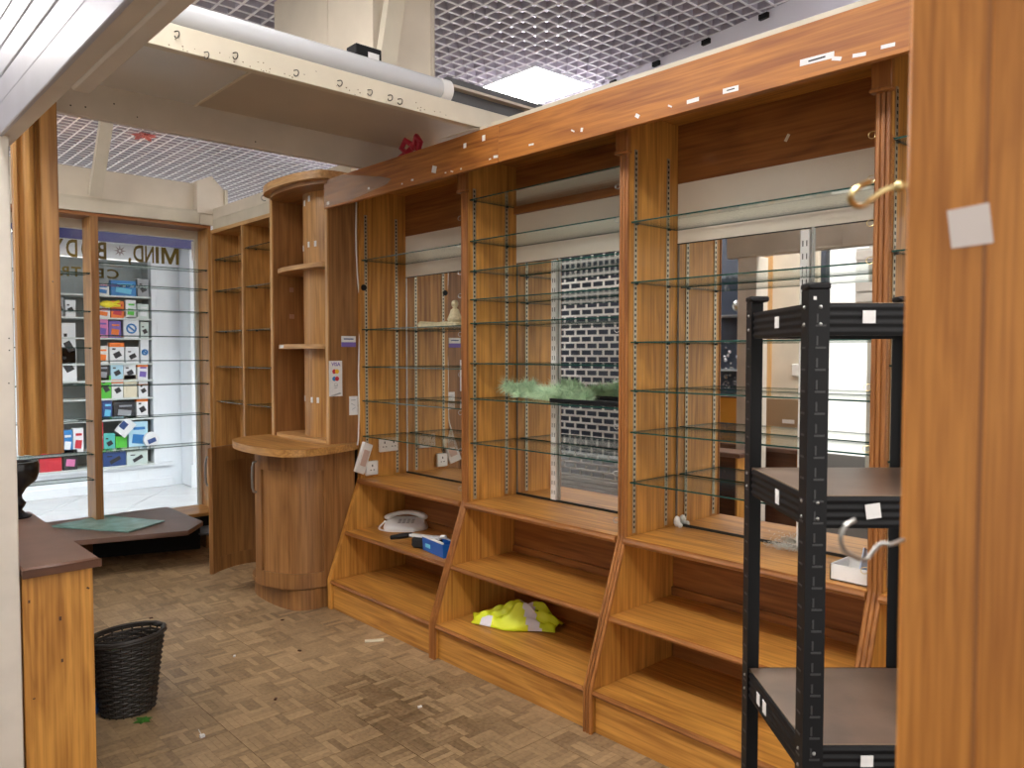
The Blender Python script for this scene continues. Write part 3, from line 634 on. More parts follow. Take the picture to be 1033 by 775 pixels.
part('printed_line',MB().obb((2.533,4.1965,1.262),(.034,.0006,.004)).obb((2.530,4.1965,1.235),(.03,.0006,.003),(0,.5,0)).obb((2.535,4.1965,1.21),(.028,.0006,.003),(0,-.5,0)),CC['grey'],t)
# cable and the card box it runs to
cp=[(2.562,4.193,2.56),(2.560,4.192,2.45),(2.556,4.192,2.25),(2.565,4.192,2.02),(2.582,4.192,1.85),(2.575,4.191,1.65),(2.566,4.191,1.42),(2.568,4.19,1.2),(2.560,4.186,1.08),(2.548,4.17,1.02),(2.538,4.165,.985)]
solo('white_cable',MB().tube(smooth_open(cp,5),.0045,6),WPLASTIC,'thin white cable hanging down the brown panel beside the shelving','cable',base=(2.56,4.19,1.0))
t=thing('hanging_tag','white folded card hanging tilted from the end of the white cable','tag',(2.56,4.15,.9))
part('card_sheet',MB().obb((2.570,4.150,.905),(.085,.022,.19),(R(6),R(20),R(18))),WPLASTIC,t,bev=.003); part('printed_patch',MB().obb((2.574,4.1375,.905),(.05,.004,.10),(R(6),R(20),R(18))),plain('tag_print',(.62,.45,.38),.6),t)
# ================= PIGEONHOLE UNIT =================
ph=thing('pigeonhole_unit','tall narrow oak pigeonhole shelving between the curved cabinet and the window','shelving',(2.7,5.7,0))
part('back_panel',MB().box(2.775,2.79,4.98,6.45,.2,2.555),MID[2],ph)
part('top_board',MB().box(2.565,2.79,4.97,6.45,2.535,2.56),MID[1],ph)
part('top_lipping',MB().box(2.557,2.565,4.97,6.45,2.533,2.562),PALE[1],ph)
for y in (6.437,5.845,5.24,4.985):
    part('upright',MB().box(2.567,2.775,y-.012,y+.012,.2,2.535),MID[2],ph); part('upright_lipping',MB().box(2.556,2.567,y-.013,y+.013,.2,2.535),PALE[2],ph)
for z in (2.319,2.06,1.728,1.44,1.153):
    for a,b_ in ((5.86,6.42),(5.256,5.83),(5.0,5.226)): glass_shelf(ph,2.575,2.77,a,b_,z+(.04 if a<5.5 and z>2.2 else 0),[(2.66,b_-.006)])
part('base_cupboard',MB().box(2.57,2.79,4.98,6.45,0,.2),BROWN[1],ph)
t=thing('corner_step','low wooden box step with grey top in the corner below the window','step',(2.47,6.2,0))
part('step_body',MB().box(2.38,2.555,6.18,6.43,0,.11),BROWN[0],t,bev=.002); part('step_top',MB().box(2.33,2.555,6.16,6.43,.11,.125),plain('grey_step_top',(.17,.17,.18),.5),t)
t=thing('cream_side_boarding','two cream boards above the pigeonhole shelving','boarding',(2.57,5.7,2.57))
part('lower_board',MB().box(2.565,2.60,4.97,6.42,2.565,2.645),CREAM,t); part('upper_board',MB().box(2.570,2.60,4.97,6.42,2.649,2.735),CREAMD,t)
part('cup_hook',hook((2.57,5.45,2.70),(-1,0,0),.02,.003),STEEL,t)
t=thing('cream_offcut','cream board end showing behind the curved cabinet top','board',(2.6,4.6,2.64)); part('board_end',MB().box(2.62,2.66,4.35,5.0,2.635,2.76),CREAM,t)
# ================= WINDOW BENCH, GLASS SHEET =================
wb=thing('window_bench','low brown bench board below the shop window','bench',(1.7,6.2,0))
part('bench_top',MB().prism([(.80,5.98),(1.37,5.87),(2.05,5.66),(2.25,5.90),(2.25,6.66),(.80,6.66)],2,.245,.28),LAM,wb,bev=.003)
part('bracket_board',MB().prism([(1.36,5.93),(1.62,6.42),(1.60,6.43),(1.34,5.94)],2,0,.245),BROWN[0],wb)
part('void_back',MB().box(.8,2.62,6.66,6.68,0,.235),BLACKM,wb)  # black backing painted for the dark void under the bench
part('void_sheet',MB().prism([(1.60,6.46),(2.34,6.20),(2.345,6.215),(1.605,6.475)],2,0,.244),BLACKM,wb)  # black sheet standing in for the deep shade below the bench front
gs=MB().prism([(1.343,6.442),(1.713,5.864),(2.025,6.066),(1.75,6.60)],2,.283,.291); solo('glass_sheet',gs,[GSHEET],'loose sheet of green glass lying on the window bench','glass sheet',base=(1.7,6.25,.283))
# ================= LEFT COUNTER, URN, PILASTER, POST =================
lc=thing('end_counter','counter at left with brown top and orange oak end panel','counter',(.67,3.6,0))
part('counter_top',MB().box(.549,.790,3.045,4.15,.785,.82),LAM,lc,bev=.006)
part('top_edging',MB().box(.549,.796,3.038,3.045,.786,.815),DARK[0],lc,bev=.002)
part('end_panel',MB().box(.552,.772,3.065,3.085,0,.785),OAK[2],lc,bev=.002)
part('inner_side',MB().box(.752,.77,3.085,4.13,0,.785),DARK[1],lc); part('outer_side',MB().box(.562,.58,3.085,4.13,0,.785),OAK[2],lc); part('far_end',MB().box(.58,.752,4.11,4.13,0,.785),DARK[0],lc)
part('screw_mark',MB().obb((.665,3.0645,.62),(.008,.002,.014)).obb((.668,3.0645,.47),(.007,.002,.012)).obb((.755,3.0645,.71),(.01,.002,.006),(0,.6,0)).obb((.572,3.0645,.70),(.006,.002,.01)).obb((.58,3.0645,.36),(.008,.002,.004)),DARK[0],lc)
solo('black_urn',MB().lathe([(.05,0),(.055,.008),(.03,.02),(.018,.035),(.03,.055),(.034,.065),(.02,.085),(.018,.10),(.035,.13),(.075,.165),(.086,.20),(.088,.235),(.082,.25),(.06,.25),(.055,.235)],(.715,4.02,.82),28),plain('black_lacquer',(.012,.012,.014),.25),'black turned urn standing on the brown counter behind the white post','urn',base=(.715,4.02,.82))
pf=[(.70,3.90),(.70,3.855),(.712,3.852),(.715,3.872),(.722,3.876),(.729,3.866),(.734,3.846),(.744,3.832),(.755,3.828),(.766,3.832),(.776,3.846),(.781,3.866),(.787,3.876),(.793,3.872),(.796,3.850),(.80,3.846),(.862,3.846),(.866,3.85),(.866,3.90)]
pl=thing('fluted_pilaster','tall fluted oak pilaster strip hanging at left of the window','pilaster',(.78,3.88,1.11)); part('pilaster_board',MB().prism(pf,2,1.113,2.90),MID[2],pl)
part('screw_head',MB().sphere((.835,3.846,1.86),.004,6).sphere((.83,3.846,1.55),.003,6),CHROME,pl)
cpn=thing('white_corner_post','off-white square post at the left edge of the shop opening','post',(.5,3.1,0)); part('post_shaft',MB().box(.38,.546,3.06,3.22,0,2.272),POSTW,cpn,bev=.004); part('screw_hole',MB().obb((.528,3.0595,1.45),(.004,.002,.004)).obb((.532,3.0595,1.56),(.004,.002,.004)).obb((.532,3.0595,1.60),(.004,.002,.004)),SLOT,cpn)
# ================= CANOPY AND BEAMS OVERHEAD =================
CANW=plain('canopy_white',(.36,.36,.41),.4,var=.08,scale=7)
ca=thing('white_boarded_canopy','white grooved board canopy overhead at upper left','canopy',(.55,1.9,2.27))
part('canopy_soffit',MB().box(.521,.575,.55,3.30,2.27,2.285),BEAM,ca,bev=.002)
part('edge_board',MB().box(.515,.53,.55,3.30,2.266,2.361),CANW,ca,bev=.003)
for k in range(4):
    part('plank',MB().box(.520,.535,.55,3.30,2.366+.088*k,2.366+.088*k+.083),CANW,ca,bev=.004)
part('canopy_core',MB().box(.537,.57,.55,3.30,2.286,2.715),BEAM,ca)
part('inner_board',MB().box(.572,.622,.55,2.39,2.262,2.42),BEAM,ca,bev=.006)
ba=thing('hook_beam','cream overhead beam with a row of cup hooks along its face','beam',(1.5,2.84,2.60))
part('beam_board',MB().box(.60,2.85,2.82,2.86,2.604,2.692),CREAM,ba,bev=.002)
for px,z in ((1.003,2.665),(1.105,2.62),(1.21,2.645),(1.45,2.640),(1.64,2.645),(1.78,2.640),(1.88,2.640),(1.93,2.635)):
    part('cup_hook',hook((px,2.8195,z),(0.35,-1,0),.012,.0022),plain('dark_hook_steel',(.09,.08,.07),.35,.6) if 'dark_hook_steel' not in bpy.data.materials else bpy.data.materials['dark_hook_steel'],ba)
sp=MB(); rnd=random.Random(3)
for k in range(40): sp.obb((rnd.uniform(.95,2.2),2.8195,2.607+abs(rnd.gauss(0,.016))),(rnd.uniform(.002,.006),.001,rnd.uniform(.002,.005)))
tag(part('paint_chip',sp,plain('chip_brown',(.16,.11,.07),.8),ba),kind='stuff')
for z,x0,x1,m,lab in ((2.772,.60,1.497,GREYP,'pale grey soffit panel overhead between the two beams'),(2.774,1.503,3.0,TAUPE,'taupe brown soffit panel overhead beside the oak fascia')):
    t=thing('soffit_panel',lab,'panel',((x0+x1)/2,3.4,z)); part('panel_sheet',MB().box(x0,x1,2.86,3.93,z,z+.012),m,t); part('panel_edge',MB().box(x1-.012,x1,2.86,3.93,z-.006,z),CREAMD,t)
bb=thing('far_beam','beige overhead beam beyond the soffit panels','beam',(1.6,3.94,2.62))
part('beam_board',MB().box(.60,3.0,3.93,3.965,2.617,2.80),BEAM,bb,bev=.003)
part('nail_hole',MB().obb((.94,3.9295,2.655),(.006,.002,.006)).obb((1.0,3.9295,2.66),(.006,.002,.006)).obb((1.12,3.9295,2.70),(.006,.002,.006)).obb((1.22,3.9295,2.66),(.005,.002,.005)).obb((1.80,3.9295,2.65),(.006,.002,.006)),SLOT,bb)
tl_=thing('tube_light','unlit white tube light lying along the top of the hook beam','light',(1.6,2.87,2.74))
part('tube_diffuser',MB().tube([(.62,2.87,2.744),(2.18,2.87,2.744)],.048,20),plain('tube_opal',(.55,.56,.58),.22),tl_)
part('tube_end_cap',MB().tube([(2.18,2.87,2.744),(2.235,2.87,2.744)],.052,20),WPLASTIC,tl_)
bx=thing('black_driver_box','small black electrical box behind the tube light','box',(1.86,2.98,2.785)); part('box_body',MB().box(1.80,1.93,2.94,3.02,2.785,2.875),BLACK,bx,bev=.004); part('box_label',MB().box(1.86,1.915,2.938,2.94,2.80,2.85),PAPER,bx)
solo('leaning_strut',beam_between((1.99,3.02,2.786),(2.13,3.05,3.495),.085,.045),CREAM,'cream strut slanting to the ceiling in front of the boxed column','strut',base=(1.96,3.02,2.786))
cb=thing('boxed_column','cream boxed column rising to the grid ceiling behind the tube light','column',(2.2,3.6,2.786))
part('side_face',MB().box(2.02,2.04,3.17,3.56,2.786,3.5).box(2.02,2.04,3.564,4.15,2.786,3.5),CREAMD,cb); part('front_face',MB().box(2.02,2.362,3.15,3.17,2.786,3.5),CREAMD,cb); part('corner_trim',MB().box(2.352,2.372,3.143,3.165,2.786,3.5),BEAM,cb); part('rear_face',MB().box(2.345,2.362,3.17,4.15,2.786,3.5),CREAMD,cb)
rb=MB(); c0=Vector((2.40,3.36,2.625))
for s in (-1,1): rb.tube([c0+Vector((0,s*.004,0)),c0+Vector((-.02,s*.05,.035)),c0+Vector((-.02,s*.085,.0)),c0+Vector((-.01,s*.05,-.03)),c0+Vector((0,s*.004,0))],.016,6)
rb.sphere(c0,.024,8).tube([c0,c0+Vector((-.02,.12,-.05))],.012,5)
solo('red_bow',rb,plain('red_ribbon',(.42,.01,.03),.45),'dark red bow tucked behind the oak fascia under the soffit','bow',base=(2.33,3.36,2.60))
pm=MB()
for k in range(9):
    a=2*math.pi*k/9; c=Vector((2.33,7.33,3.49)); d=Vector((math.cos(a),math.sin(a),0)); q=Vector((-d.y,d.x,0)); dz=Vector((0,0,-.05 if k%2 else -.02))
    pm.add([c,c+d*.06+q*.03+dz*.6,c+d*.11+dz*.9,c+d*.06-q*.03+dz*.6,c+d*.06+dz*.6-Vector((0,0,.02))],[(0,1,4),(1,2,4),(2,3,4),(3,0,4)])
solo('red_flower',pm,plain('red_petal',(.42,.12,.11),.6),'faded red artificial flower hanging from the grid ceiling','flower',base=(2.33,7.33,3.49))
# ================= SOCKETS =================
def socket(x,z,w,h,label,y=4.178,twin=False):
    t=thing('wall_socket',label,'socket',(x,y,z-h/2)); part('socket_plate',MB().box(x-w/2,x+w/2,y-.022,y,z-h/2,z+h/2),WPLASTIC,t,bev=.004)
    pm=MB()
    for q in ((-w/4,w/4) if twin else (0,)):
        pm.box(x+q-.004,x+q+.004,y-.0228,y-.022,z+.008,z+.022).box(x+q-.016,x+q-.006,y-.0228,y-.022,z-.014,z-.009).box(x+q+.006,x+q+.016,y-.0228,y-.022,z-.014,z-.009)
    part('pin_hole',pm,SLOT,t); part('rocker_switch',MB().box(x+w*.22,x+w*.34,y-.025,y-.022,z+.02,z+.034),WPLASTIC,t)
socket(2.64,.835,.088,.088,'white single socket low on the oak panel beside the hanging tag')
socket(2.765,.972,.135,.088,'white double socket beneath the lowest glass shelf, beside the mirror',twin=True)
t=thing('cable_grommet','round black cable grommet on the oak panel above the glass shelf','grommet',(2.60,4.175,1.96)); part('grommet_ring',MB().add(*(lambda n:([(2.60+.02*math.cos(2*math.pi*k/n),4.178,1.955+.02*math.sin(2*math.pi*k/n)) for k in range(n)]+[(2.60+.017*math.cos(2*math.pi*k/n),4.168,1.955+.017*math.sin(2*math.pi*k/n)) for k in range(n)],[tuple(range(n,2*n))]+[(k,n+k,n+(k+1)%n,(k+1)%n) for k in range(n)]))(14)),BLACK,t)
# ================= BLACK STEEL RACK =================
rk=thing('black_steel_rack','black bolted steel rack with brown shelves, close at right of the view','rack',(1.290,.647,0),R(-42.6))
RW,RD,RH=.355,.36,1.672
def upright(x,y,sx,sy,h):
    L=.036; t=.0022
    pts=[(x,y),(x+sx*L,y),(x+sx*L,y+sy*t),(x+sx*t,y+sy*t),(x+sx*t,y+sy*L),(x,y+sy*L)]
    u=part('upright',MB().prism(pts,2,0,h-.012),BLACK,rk,local=True)
    sl=MB(); z=.03
    while z<h-.05:
        sl.box(x+sx*.012,x+sx*.030,y-.0008,y+.0034,z,z+.0035); sl.box(x-.0008,x+.0034,y+sy*.012,y+sy*.030,z,z+.0035)
        sl.box(x+sx*.0135,x+sx*.0165,y-.0006,y+.003,z+.006,z+.022); z+=.0382
    part('punched_slot',sl,plain('slot_relief',(.035,.035,.036),.45) if 'slot_relief' not in bpy.data.materials else bpy.data.materials['slot_relief'],u,local=True)
    part('end_cap',MB().box(min(x-sx*.002,x+sx*.038),max(x-sx*.002,x+sx*.038),min(y-sy*.002,y+sy*.038),max(y-sy*.002,y+sy*.038),h-.012,h),BLACK,u,local=True,bev=.003)
    rv=MB()
    for z in (1.63,1.60,1.29,1.262,.845,.815): rv.sphere((x+sx*.02,y,z),.0035,6); rv.sphere((x,y+sy*.02,z),.0035,6)
    tag(part('rivet',rv,STEEL,u,local=True),kind='stuff')
upright(0,0,1,1,RH); upright(0,RD,1,-1,RH); upright(RW,0,-1,1,RH); upright(RW,RD,-1,-1,RH)
def ridged(z0,z1,d):   # profile (depth,z): corrugated beam face
    p=[(0,z0)]; n=4
    for i in range(n):
        a=z0+(z1-z0)*(i+.15)/n; b_=z0+(z1-z0)*(i+.85)/n; p+=[(0,a),(-d,a+.003),(-d,b_-.003),(0,b_)]
    p+=[(0,z1),(.010,z1),(.010,z0)]; return p
for lv,z in enumerate((1.637,1.300,.855,.44,.09)):
    z0=z-.056
    pr=ridged(z0,z,.0022)
    part('front_beam',MB().prism([(q+.006,zz) for q,zz in pr],0,.036,RW-.036),BLACK,rk,local=True)
    part('side_beam',MB().prism([(q+.006,zz) for q,zz in pr],1,.036,RD-.036),BLACK,rk,local=True)
    part('side_beam',MB().prism([(RW-.006-q,zz) for q,zz in pr],1,.036,RD-.036),BLACK,rk,local=True)
    part('rear_beam',MB().prism([(RD-.006-q,zz) for q,zz in pr],0,.036,RW-.036),BLACK,rk,local=True)
    bd=MB().box(.012,RW-.012,.012,RD-.012,z-.008,z+.001); bd.m=[0,0,1,1,1,1]
    part('shelf_board',bd,[MDF,MDFE],rk,local=True)
for a in (((.105,.0025,1.613),(.022,.0012,.022),),((.118,.0025,1.275),(.026,.0012,.026),(0,R(-8),0),),((.0025,.17,1.610),(.0012,.022,.022),),((.0025,.155,1.272),(.0012,.02,.028),),((.0025,.215,.828),(.0012,.02,.026),),((.0025,.255,.828),(.0012,.018,.024),),((.115,.0025,.83),(.022,.0012,.02),),((.010,-.0006,1.645),(.005,.0012,.006),)):
    part('price_label',MB().obb(*a),PAPER,rk,local=True)
# ================= FOREGROUND POST =================
fp=thing('oak_door_post','broad orange oak post very close at right, out of focus','post',(.47,.05,0))
part('post_board',MB().box(.45,.50,-.22,.1715,0,2.35),wood('post_oak',(.37,.125,.018),(.62,.25,.046),2,scale=4.2),fp,bev=.002)
part('post_groove',MB().box(.4492,.4502,.131,.133,0,2.35),RED[2],fp)
part('blank_label',MB().add([(.4495,.150,1.625),(.4495,.1305,1.6265),(.4495,.128,1.606),(.4495,.1475,1.605),(.4489,.150,1.625),(.4489,.1305,1.6265),(.4489,.128,1.606),(.4489,.1475,1.605)],[(0,1,2,3),(4,5,6,7),(0,1,5,4),(1,2,6,5),(2,3,7,6),(3,0,4,7)]),plain('blank_label_paper',(.78,.70,.66),.6),fp)
HK1=[(.458,.166,1.6435), (0.45, 0.175, 1.6418), (0.4464, 0.1809, 1.6403), (0.4431, 0.1838, 1.6376), (0.4392, 0.1859, 1.6344), (0.4335, 0.1869, 1.6313), (0.4254, 0.1874, 1.6299), (0.4181, 0.1874, 1.6315), (0.4156, 0.1858, 1.6344), (0.4194, 0.1839, 1.6383), (0.4248, 0.1831, 1.6408), (0.4299, 0.1826, 1.6427)]
HK2=[(.462,.166,1.449), (0.4424, 0.1715, 1.4454), (0.4398, 0.1752, 1.4455), (0.4387, 0.1775, 1.4443), (0.4365, 0.1794, 1.4412), (0.4329, 0.1811, 1.4375), (0.4287, 0.1823, 1.4369), (0.4222, 0.1843, 1.4394), (0.416, 0.1861, 1.4429), (0.4125, 0.1868, 1.4479), (0.4117, 0.1865, 1.4529), (0.4134, 0.1852, 1.4574), (0.4191, 0.1828, 1.4602)]
solo('brass_screw_hook',MB().tube(smooth_open(HK1,5),.0016,8).sphere(HK1[1],.0032,8),BRASS,'brass screw hook on the near oak post, the upper of two','hook',base=HK1[0])
solo('steel_screw_hook',MB().tube(smooth_open(HK2,5),.0012,8),STEEL,'steel screw hook on the near oak post, the lower of two','hook',base=HK2[0])
# ================= THINGS ON THE BAYS =================
# telephone on the middle shelf of the last bay
ZM=.463
ph_=thing('telephone','white corded desk telephone on the middle shelf beside the curved cabinet','telephone',(2.775,4.00,ZM),R(-44))
ph_.scale=(1.12,1.1,.82)
bpt=[(-.105,-.055),(-.06,-.08),(.06,-.085),(.115,-.05),(.125,.0),(.10,.055),(.02,.085),(-.08,.075),(-.115,.02)]
sm=smooth_closed(bpt,4); n=len(sm); b_=MB()
rings=[(1.0,0,0),(1.03,.012,.012),(.98,.03,.05),(.86,.038,.072)]
for s,zl,zh in rings: b_.v+=[Vector((x*s,y*s,zl+(zh-zl)*(y+.09)/.18)) for x,y in sm]
for i in range(3):
    for j in range(n): b_.f.append([i*n+j,i*n+(j+1)%n,(i+1)*n+(j+1)%n,(i+1)*n+j]); b_.m.append(0); b_.sm.append(True)
b_.f+= [list(range(3*n,4*n)),list(range(n-1,-1,-1))]; b_.m+=[0,0]; b_.sm+=[False,False]
part('telephone_base',b_,WPLASTIC,ph_,local=True)
part('handset',MB().tube(smooth_open([(-.112,.03,.060),(-.085,.045,.085),(-.03,.055,.103),(.03,.055,.104),(.085,.045,.088),(.112,.03,.064)],4),[.012,.022,.022,.020,.018,.017,.016,.016,.016,.016,.016,.016,.017,.018,.020,.021,.022,.022,.022,.020,.012],10),WPLASTIC,ph_,local=True)
kp=MB()
for i in range(4):
    for j in range(3): kp.obb((-.025+.024*i,-.045+.02*j,.056+.005*j),(.015,.012,.006))
part('keypad_key',kp,plain('key_grey',(.42,.41,.40),.4),ph_,local=True)
part('handset_cord',MB().tube(smooth_open([(-.112,.02,.05),(-.14,.0,.012),(-.13,-.06,.008),(-.07,-.105,.008),(.03,-.11,.008),(.07,-.10,.008)],6),.006,6),WPLASTIC,ph_,local=True)
# dustpan with brush
dp=thing('dustpan','blue dustpan with white rim on the middle shelf, partly behind the upright','dustpan',(2.62,3.36,ZM),R(-8))
part('pan_tray',MB().prism([(-.10,0),(-.105,.075),(-.095,.075),(-.085,.012),(.11,.006),(.11,0)],1,-.11,.11),plain('dustpan_blue',(.01,.12,.50),.3),dp,local=True,bev=.002)
part('pan_side',MB().prism([(-.10,.0),(-.105,.075),(.02,.05),(.11,.008),(.11,0)],1,.106,.114).prism([(-.10,.0),(-.105,.075),(.02,.05),(.11,.008),(.11,0)],1,-.114,-.106),plain('dustpan_blue_side',(.01,.12,.50),.3),dp,local=True)
part('pan_rim',MB().tube([(.10,.112,.012),(.02,.112,.056),(-.102,.112,.080),(-.102,-.112,.080)],.007,6),WPLASTIC,dp,local=True)
part('hang_label',MB().obb((-.104,.05,.035),(.004,.05,.02)),CC['cyan'],dp,local=True)
br=thing('hand_brush','black hand brush with white back leaning on the blue dustpan','brush',(2.585,3.47,ZM),R(112))
part('bristles',MB().box(-.06,.12,-.03,.03,.0,.06),plain('bristle_black',(.012,.012,.012),.9,bump=.8,scale=120),br,local=True,bev=.012)
part('brush_back',MB().obb((.04,0,.066),(.20,.028,.014)).tube([(-.09,0,.075),(-.06,0,.074)],.012,8),WPLASTIC,br,local=True,bev=0)
part('handle',MB().tube([(.13,.0,.066),(.20,.0,.052),(.27,0,.036)],[.014,.016,.013],8),BLACK,br,local=True)
# hi-vis vest
def cloth(name,cx,cy,z,L,Wd,H,rz,mat,label,cat,seed):
    rnd=random.Random(seed); nu,nv=34,22; mb=MB(); ph1=[rnd.uniform(0,6) for _ in range(8)]
    def edge(u): return .55+.45*math.sin(math.pi*min(1,max(0,(u+1)/2))**.8)+.08*math.sin(5*u+ph1[0])
    for i in range(nu+1):
        u=-1+2*i/nu
        for j in range(nv+1):
            v=-1+2*j/nv; ed=edge(u)
            x=u*L/2*(1+.05*math.sin(3*v+ph1[1])); y=v*Wd/2*ed
            prof=max(0,1-abs(v)**2.2)*(math.exp(-((u-.28)/.55)**2)+.35*math.exp(-((u+.55)/.4)**2))
            h=H*prof*(1+.25*math.sin(7*u+4*v+ph1[2])+.18*math.sin(11*v-5*u+ph1[3]))+.012*abs(math.sin(9*u+6*v+ph1[4]))*max(0,1-v*v)+.004
            mb.v.append(Vector((x,y,max(.003,h))))
    for i in range(nu):
        for j in range(nv):
            a=i*(nv+1)+j; mb.f.append([a,a+1,a+nv+2,a+nv+1])
            u=-1+2*(i+.5)/nu; v=-1+2*(j+.5)/nv
            band=(.10<u+.30*v<.40 and v<.15) or (-.78<u<-.45 and v<-.55)
            mb.m.append(1 if band else 0); mb.sm.append(True)
    # underside
    o=len(mb.v); mb.v+=[Vector((p.x,p.y,.001)) for p in mb.v]
    t=thing(name,label,cat,(cx,cy,z),rz)
    pp=part('vest_fabric',mb,[mat,plain('reflective_band',(.80,.79,.86),.4)],t,local=True); 
    so=pp.modifiers.new('s','SOLIDIFY'); so.thickness=.003
    return t
cloth('safety_vest',2.66,2.86,.180,.46,.22,.105,R(-62),CC['hivis'],'crumpled yellow safety vest with white reflective bands on the lowest shelf','vest',4)
# green feathers and black tray in the middle bay
fz=1.3175
fe=MB(); rnd=random.Random(11)
for k in range(46):
    u=k/45; cx=2.72+.05*math.sin(7*u)+.02*u; cy=3.0-.52*u; hgt=(.055 if u<.25 else .045+.02*math.sin(9*u))*(1-.5*max(0,u-.75)/.25)
    c0=Vector((cx+rnd.uniform(-.03,.03),cy+rnd.uniform(-.02,.02),fz+.016+rnd.uniform(0,hgt*.95)))
    for m_ in range(190):
        d=Vector((rnd.gauss(0,1),rnd.gauss(0,1.1),rnd.gauss(.25,1))).normalized(); L=rnd.uniform(.5,1.05)*.070
        p0=c0+d*L*.15; p1=c0+d*L+Vector((rnd.uniform(-.012,.012),rnd.uniform(-.012,.012),-.008)); p0.z=max(p0.z,fz+.004); p1.z=max(p1.z,fz+.004)
        q=Vector((rnd.uniform(-1,1),rnd.uniform(-1,1),rnd.uniform(-1,1))).normalized()*.0014
        fe.add([p0-q,p0+q,p1],[(0,1,2)],mi=rnd.choice((0,0,0,1)))
solo('green_feather_boa',fe,[plain('feather_pale_green',(.74,.93,.66),.7),plain('feather_green',(.40,.64,.40),.7)],'fluffy green feather boa heaped on a glass shelf of the middle bay','feather boa',base=(2.73,2.75,fz))
solo('black_tray',MB().box(2.63,2.88,2.18,2.60,fz,fz+.006).box(2.63,2.64,2.18,2.60,fz+.006,fz+.02).box(2.87,2.88,2.18,2.60,fz+.006,fz+.02),BLACK,'thin black tray on the glass shelf beside the green feathers','tray',bev=.002,base=(2.75,2.4,fz))
# carved figure on a pale base, last bay
bz=1.6985; cf=thing('carved_figure','pale carved seated figure on a long base on a glass shelf','ornament',(2.78,3.6,bz))
IV=plain('pale_carving',(.66,.58,.36),.5,var=.25,scale=60,bump=.6)
part('carved_base',MB().prism([(3.44,bz),(3.44,bz+.028),(3.55,bz+.034),(3.66,bz+.03),(3.80,bz+.042),(3.82,bz+.02),(3.80,bz)],0,2.74,2.83),IV,cf,bev=.006)
part('figure_body',MB().lathe([(.038,.03),(.045,.045),(.036,.065),(.028,.085),(.024,.10),(.012,.108),(.012,.112),(.019,.122),(.021,.135),(.017,.148),(.006,.155)],(2.785,3.51,bz),14),IV,cf)
solo('white_trinket',MB().sphere((2.88,3.36,ZC+.015),.02,8,(1,1.6,.7)).sphere((2.86,3.42,ZC+.012),.015,8,(1,1.5,.8)).sphere((2.89,3.48,ZC+.012),.014,8),WPLASTIC,'small white trinkets heaped at the mirror foot in the last bay','trinket',base=(2.88,3.4,ZC))
# near bay: white box, fluffy scrap, chain
t=thing('white_box','white open box with pale blue paper on the counter behind the black rack','box',(2.66,1.13,ZC))
wbx=MB().box(2.60,2.74,1.085,1.215,ZC,ZC+.004).box(2.60,2.604,1.085,1.215,ZC,ZC+.055).box(2.736,2.74,1.085,1.215,ZC,ZC+.055).box(2.60,2.74,1.085,1.089,ZC,ZC+.055).box(2.60,2.74,1.211,1.215,ZC,ZC+.055)
part('box_body',wbx,WPLASTIC,t); part('paper_sheet',MB().obb((2.67,1.125,ZC+.06),(.07,.004,.09),(0,R(25),0)),plain('paper_blue',(.50,.60,.80),.6),t)
fu=MB(); rnd=random.Random(5)
for k in range(900):
    p=Vector((2.86+rnd.gauss(0,.018),1.52+rnd.gauss(0,.035),ZC+abs(rnd.gauss(0,.012))+.002)); q=Vector((rnd.uniform(-1,1),rnd.uniform(-1,1),rnd.uniform(0,1)))*.012
    fu.add([p,p+q,p+q*.5+Vector((.002,.002,.001))],[(0,1,2)])
solo('white_fluff',fu,plain('fluff_white',(.72,.70,.64),.8),'scrap of white fluffy trim lying at the mirror foot behind the rack','trim',base=(2.86,1.52,ZC))
solo('white_putty',MB().sphere((2.895,2.055,ZC+.022),.02,8,(.8,.8,1.3)).sphere((2.888,2.035,ZC+.01),.013,7),WPLASTIC,'small white lump at the left foot of the mirror behind the rack','lump',base=(2.89,2.05,ZC))
ch=MB(); z=2.24; k=0
while z>.85:
    ch.sphere((2.582+.002*math.sin(k),1.026+.002*math.cos(1.7*k),z),.0028,5); z-=.0062; k+=1
solo('bead_chain',ch,plain('copper_bead',(.45,.20,.10),.3,.6),'thin beaded chain hanging down the wooden upright behind the rack','chain',base=(2.58,1.026,2.24))
t=thing('pale_pen','pale stub of paper tape on the upper back panel of the third bay','tape',(2.91,1.55,2.39)); part('tape_strip',MB().obb((2.909,1.56,2.40),(.002,.012,.03),(R(30),0,0)),CC['cream'],t)
# ================= BIN AND LITTER ON THE FLOOR =================
WK=plain('wicker_dark',(.030,.024,.019),.55,var=.3,scale=40)
bn=thing('wicker_bin','dark woven wicker waste bin standing behind the end counter','bin',(1.035,3.60,0))
rows=27; segs=88; ns=22
def Rz(z): return .105+.042*(z/.33)**1.1
we=MB()
for k in range(rows):
    z=.012+k*.0113; ph=math.pi*(k%2)
    pts=[]
    for j in range(segs):
        a=2*math.pi*j/segs; r=Rz(z)+.0042*math.sin(ns/2*a*2/2*2/2+ph) if False else Rz(z)+.0042*math.cos(ns/2*a+ph)
        tilt=.10*(z/.33)**3; pts.append((r*math.cos(a),r*.96*math.sin(a),z+tilt*.33*.35*math.cos(a+R(50))+.001*math.sin(3*a)))
    we.tube(pts,.0062,5,True)
part('woven_wall',we,WK,bn,local=True)
sk=MB()
for k in range(ns):
    a=2*math.pi*k/ns; sk.tube([(Rz(z)*math.cos(a),Rz(z)*.96*math.sin(a),z+.10*(z/.33)**3*.33*.35*math.cos(a+R(50))) for z in (.0,.08,.16,.24,.325)],.004,5)
part('stake',sk,WK,bn,local=True)
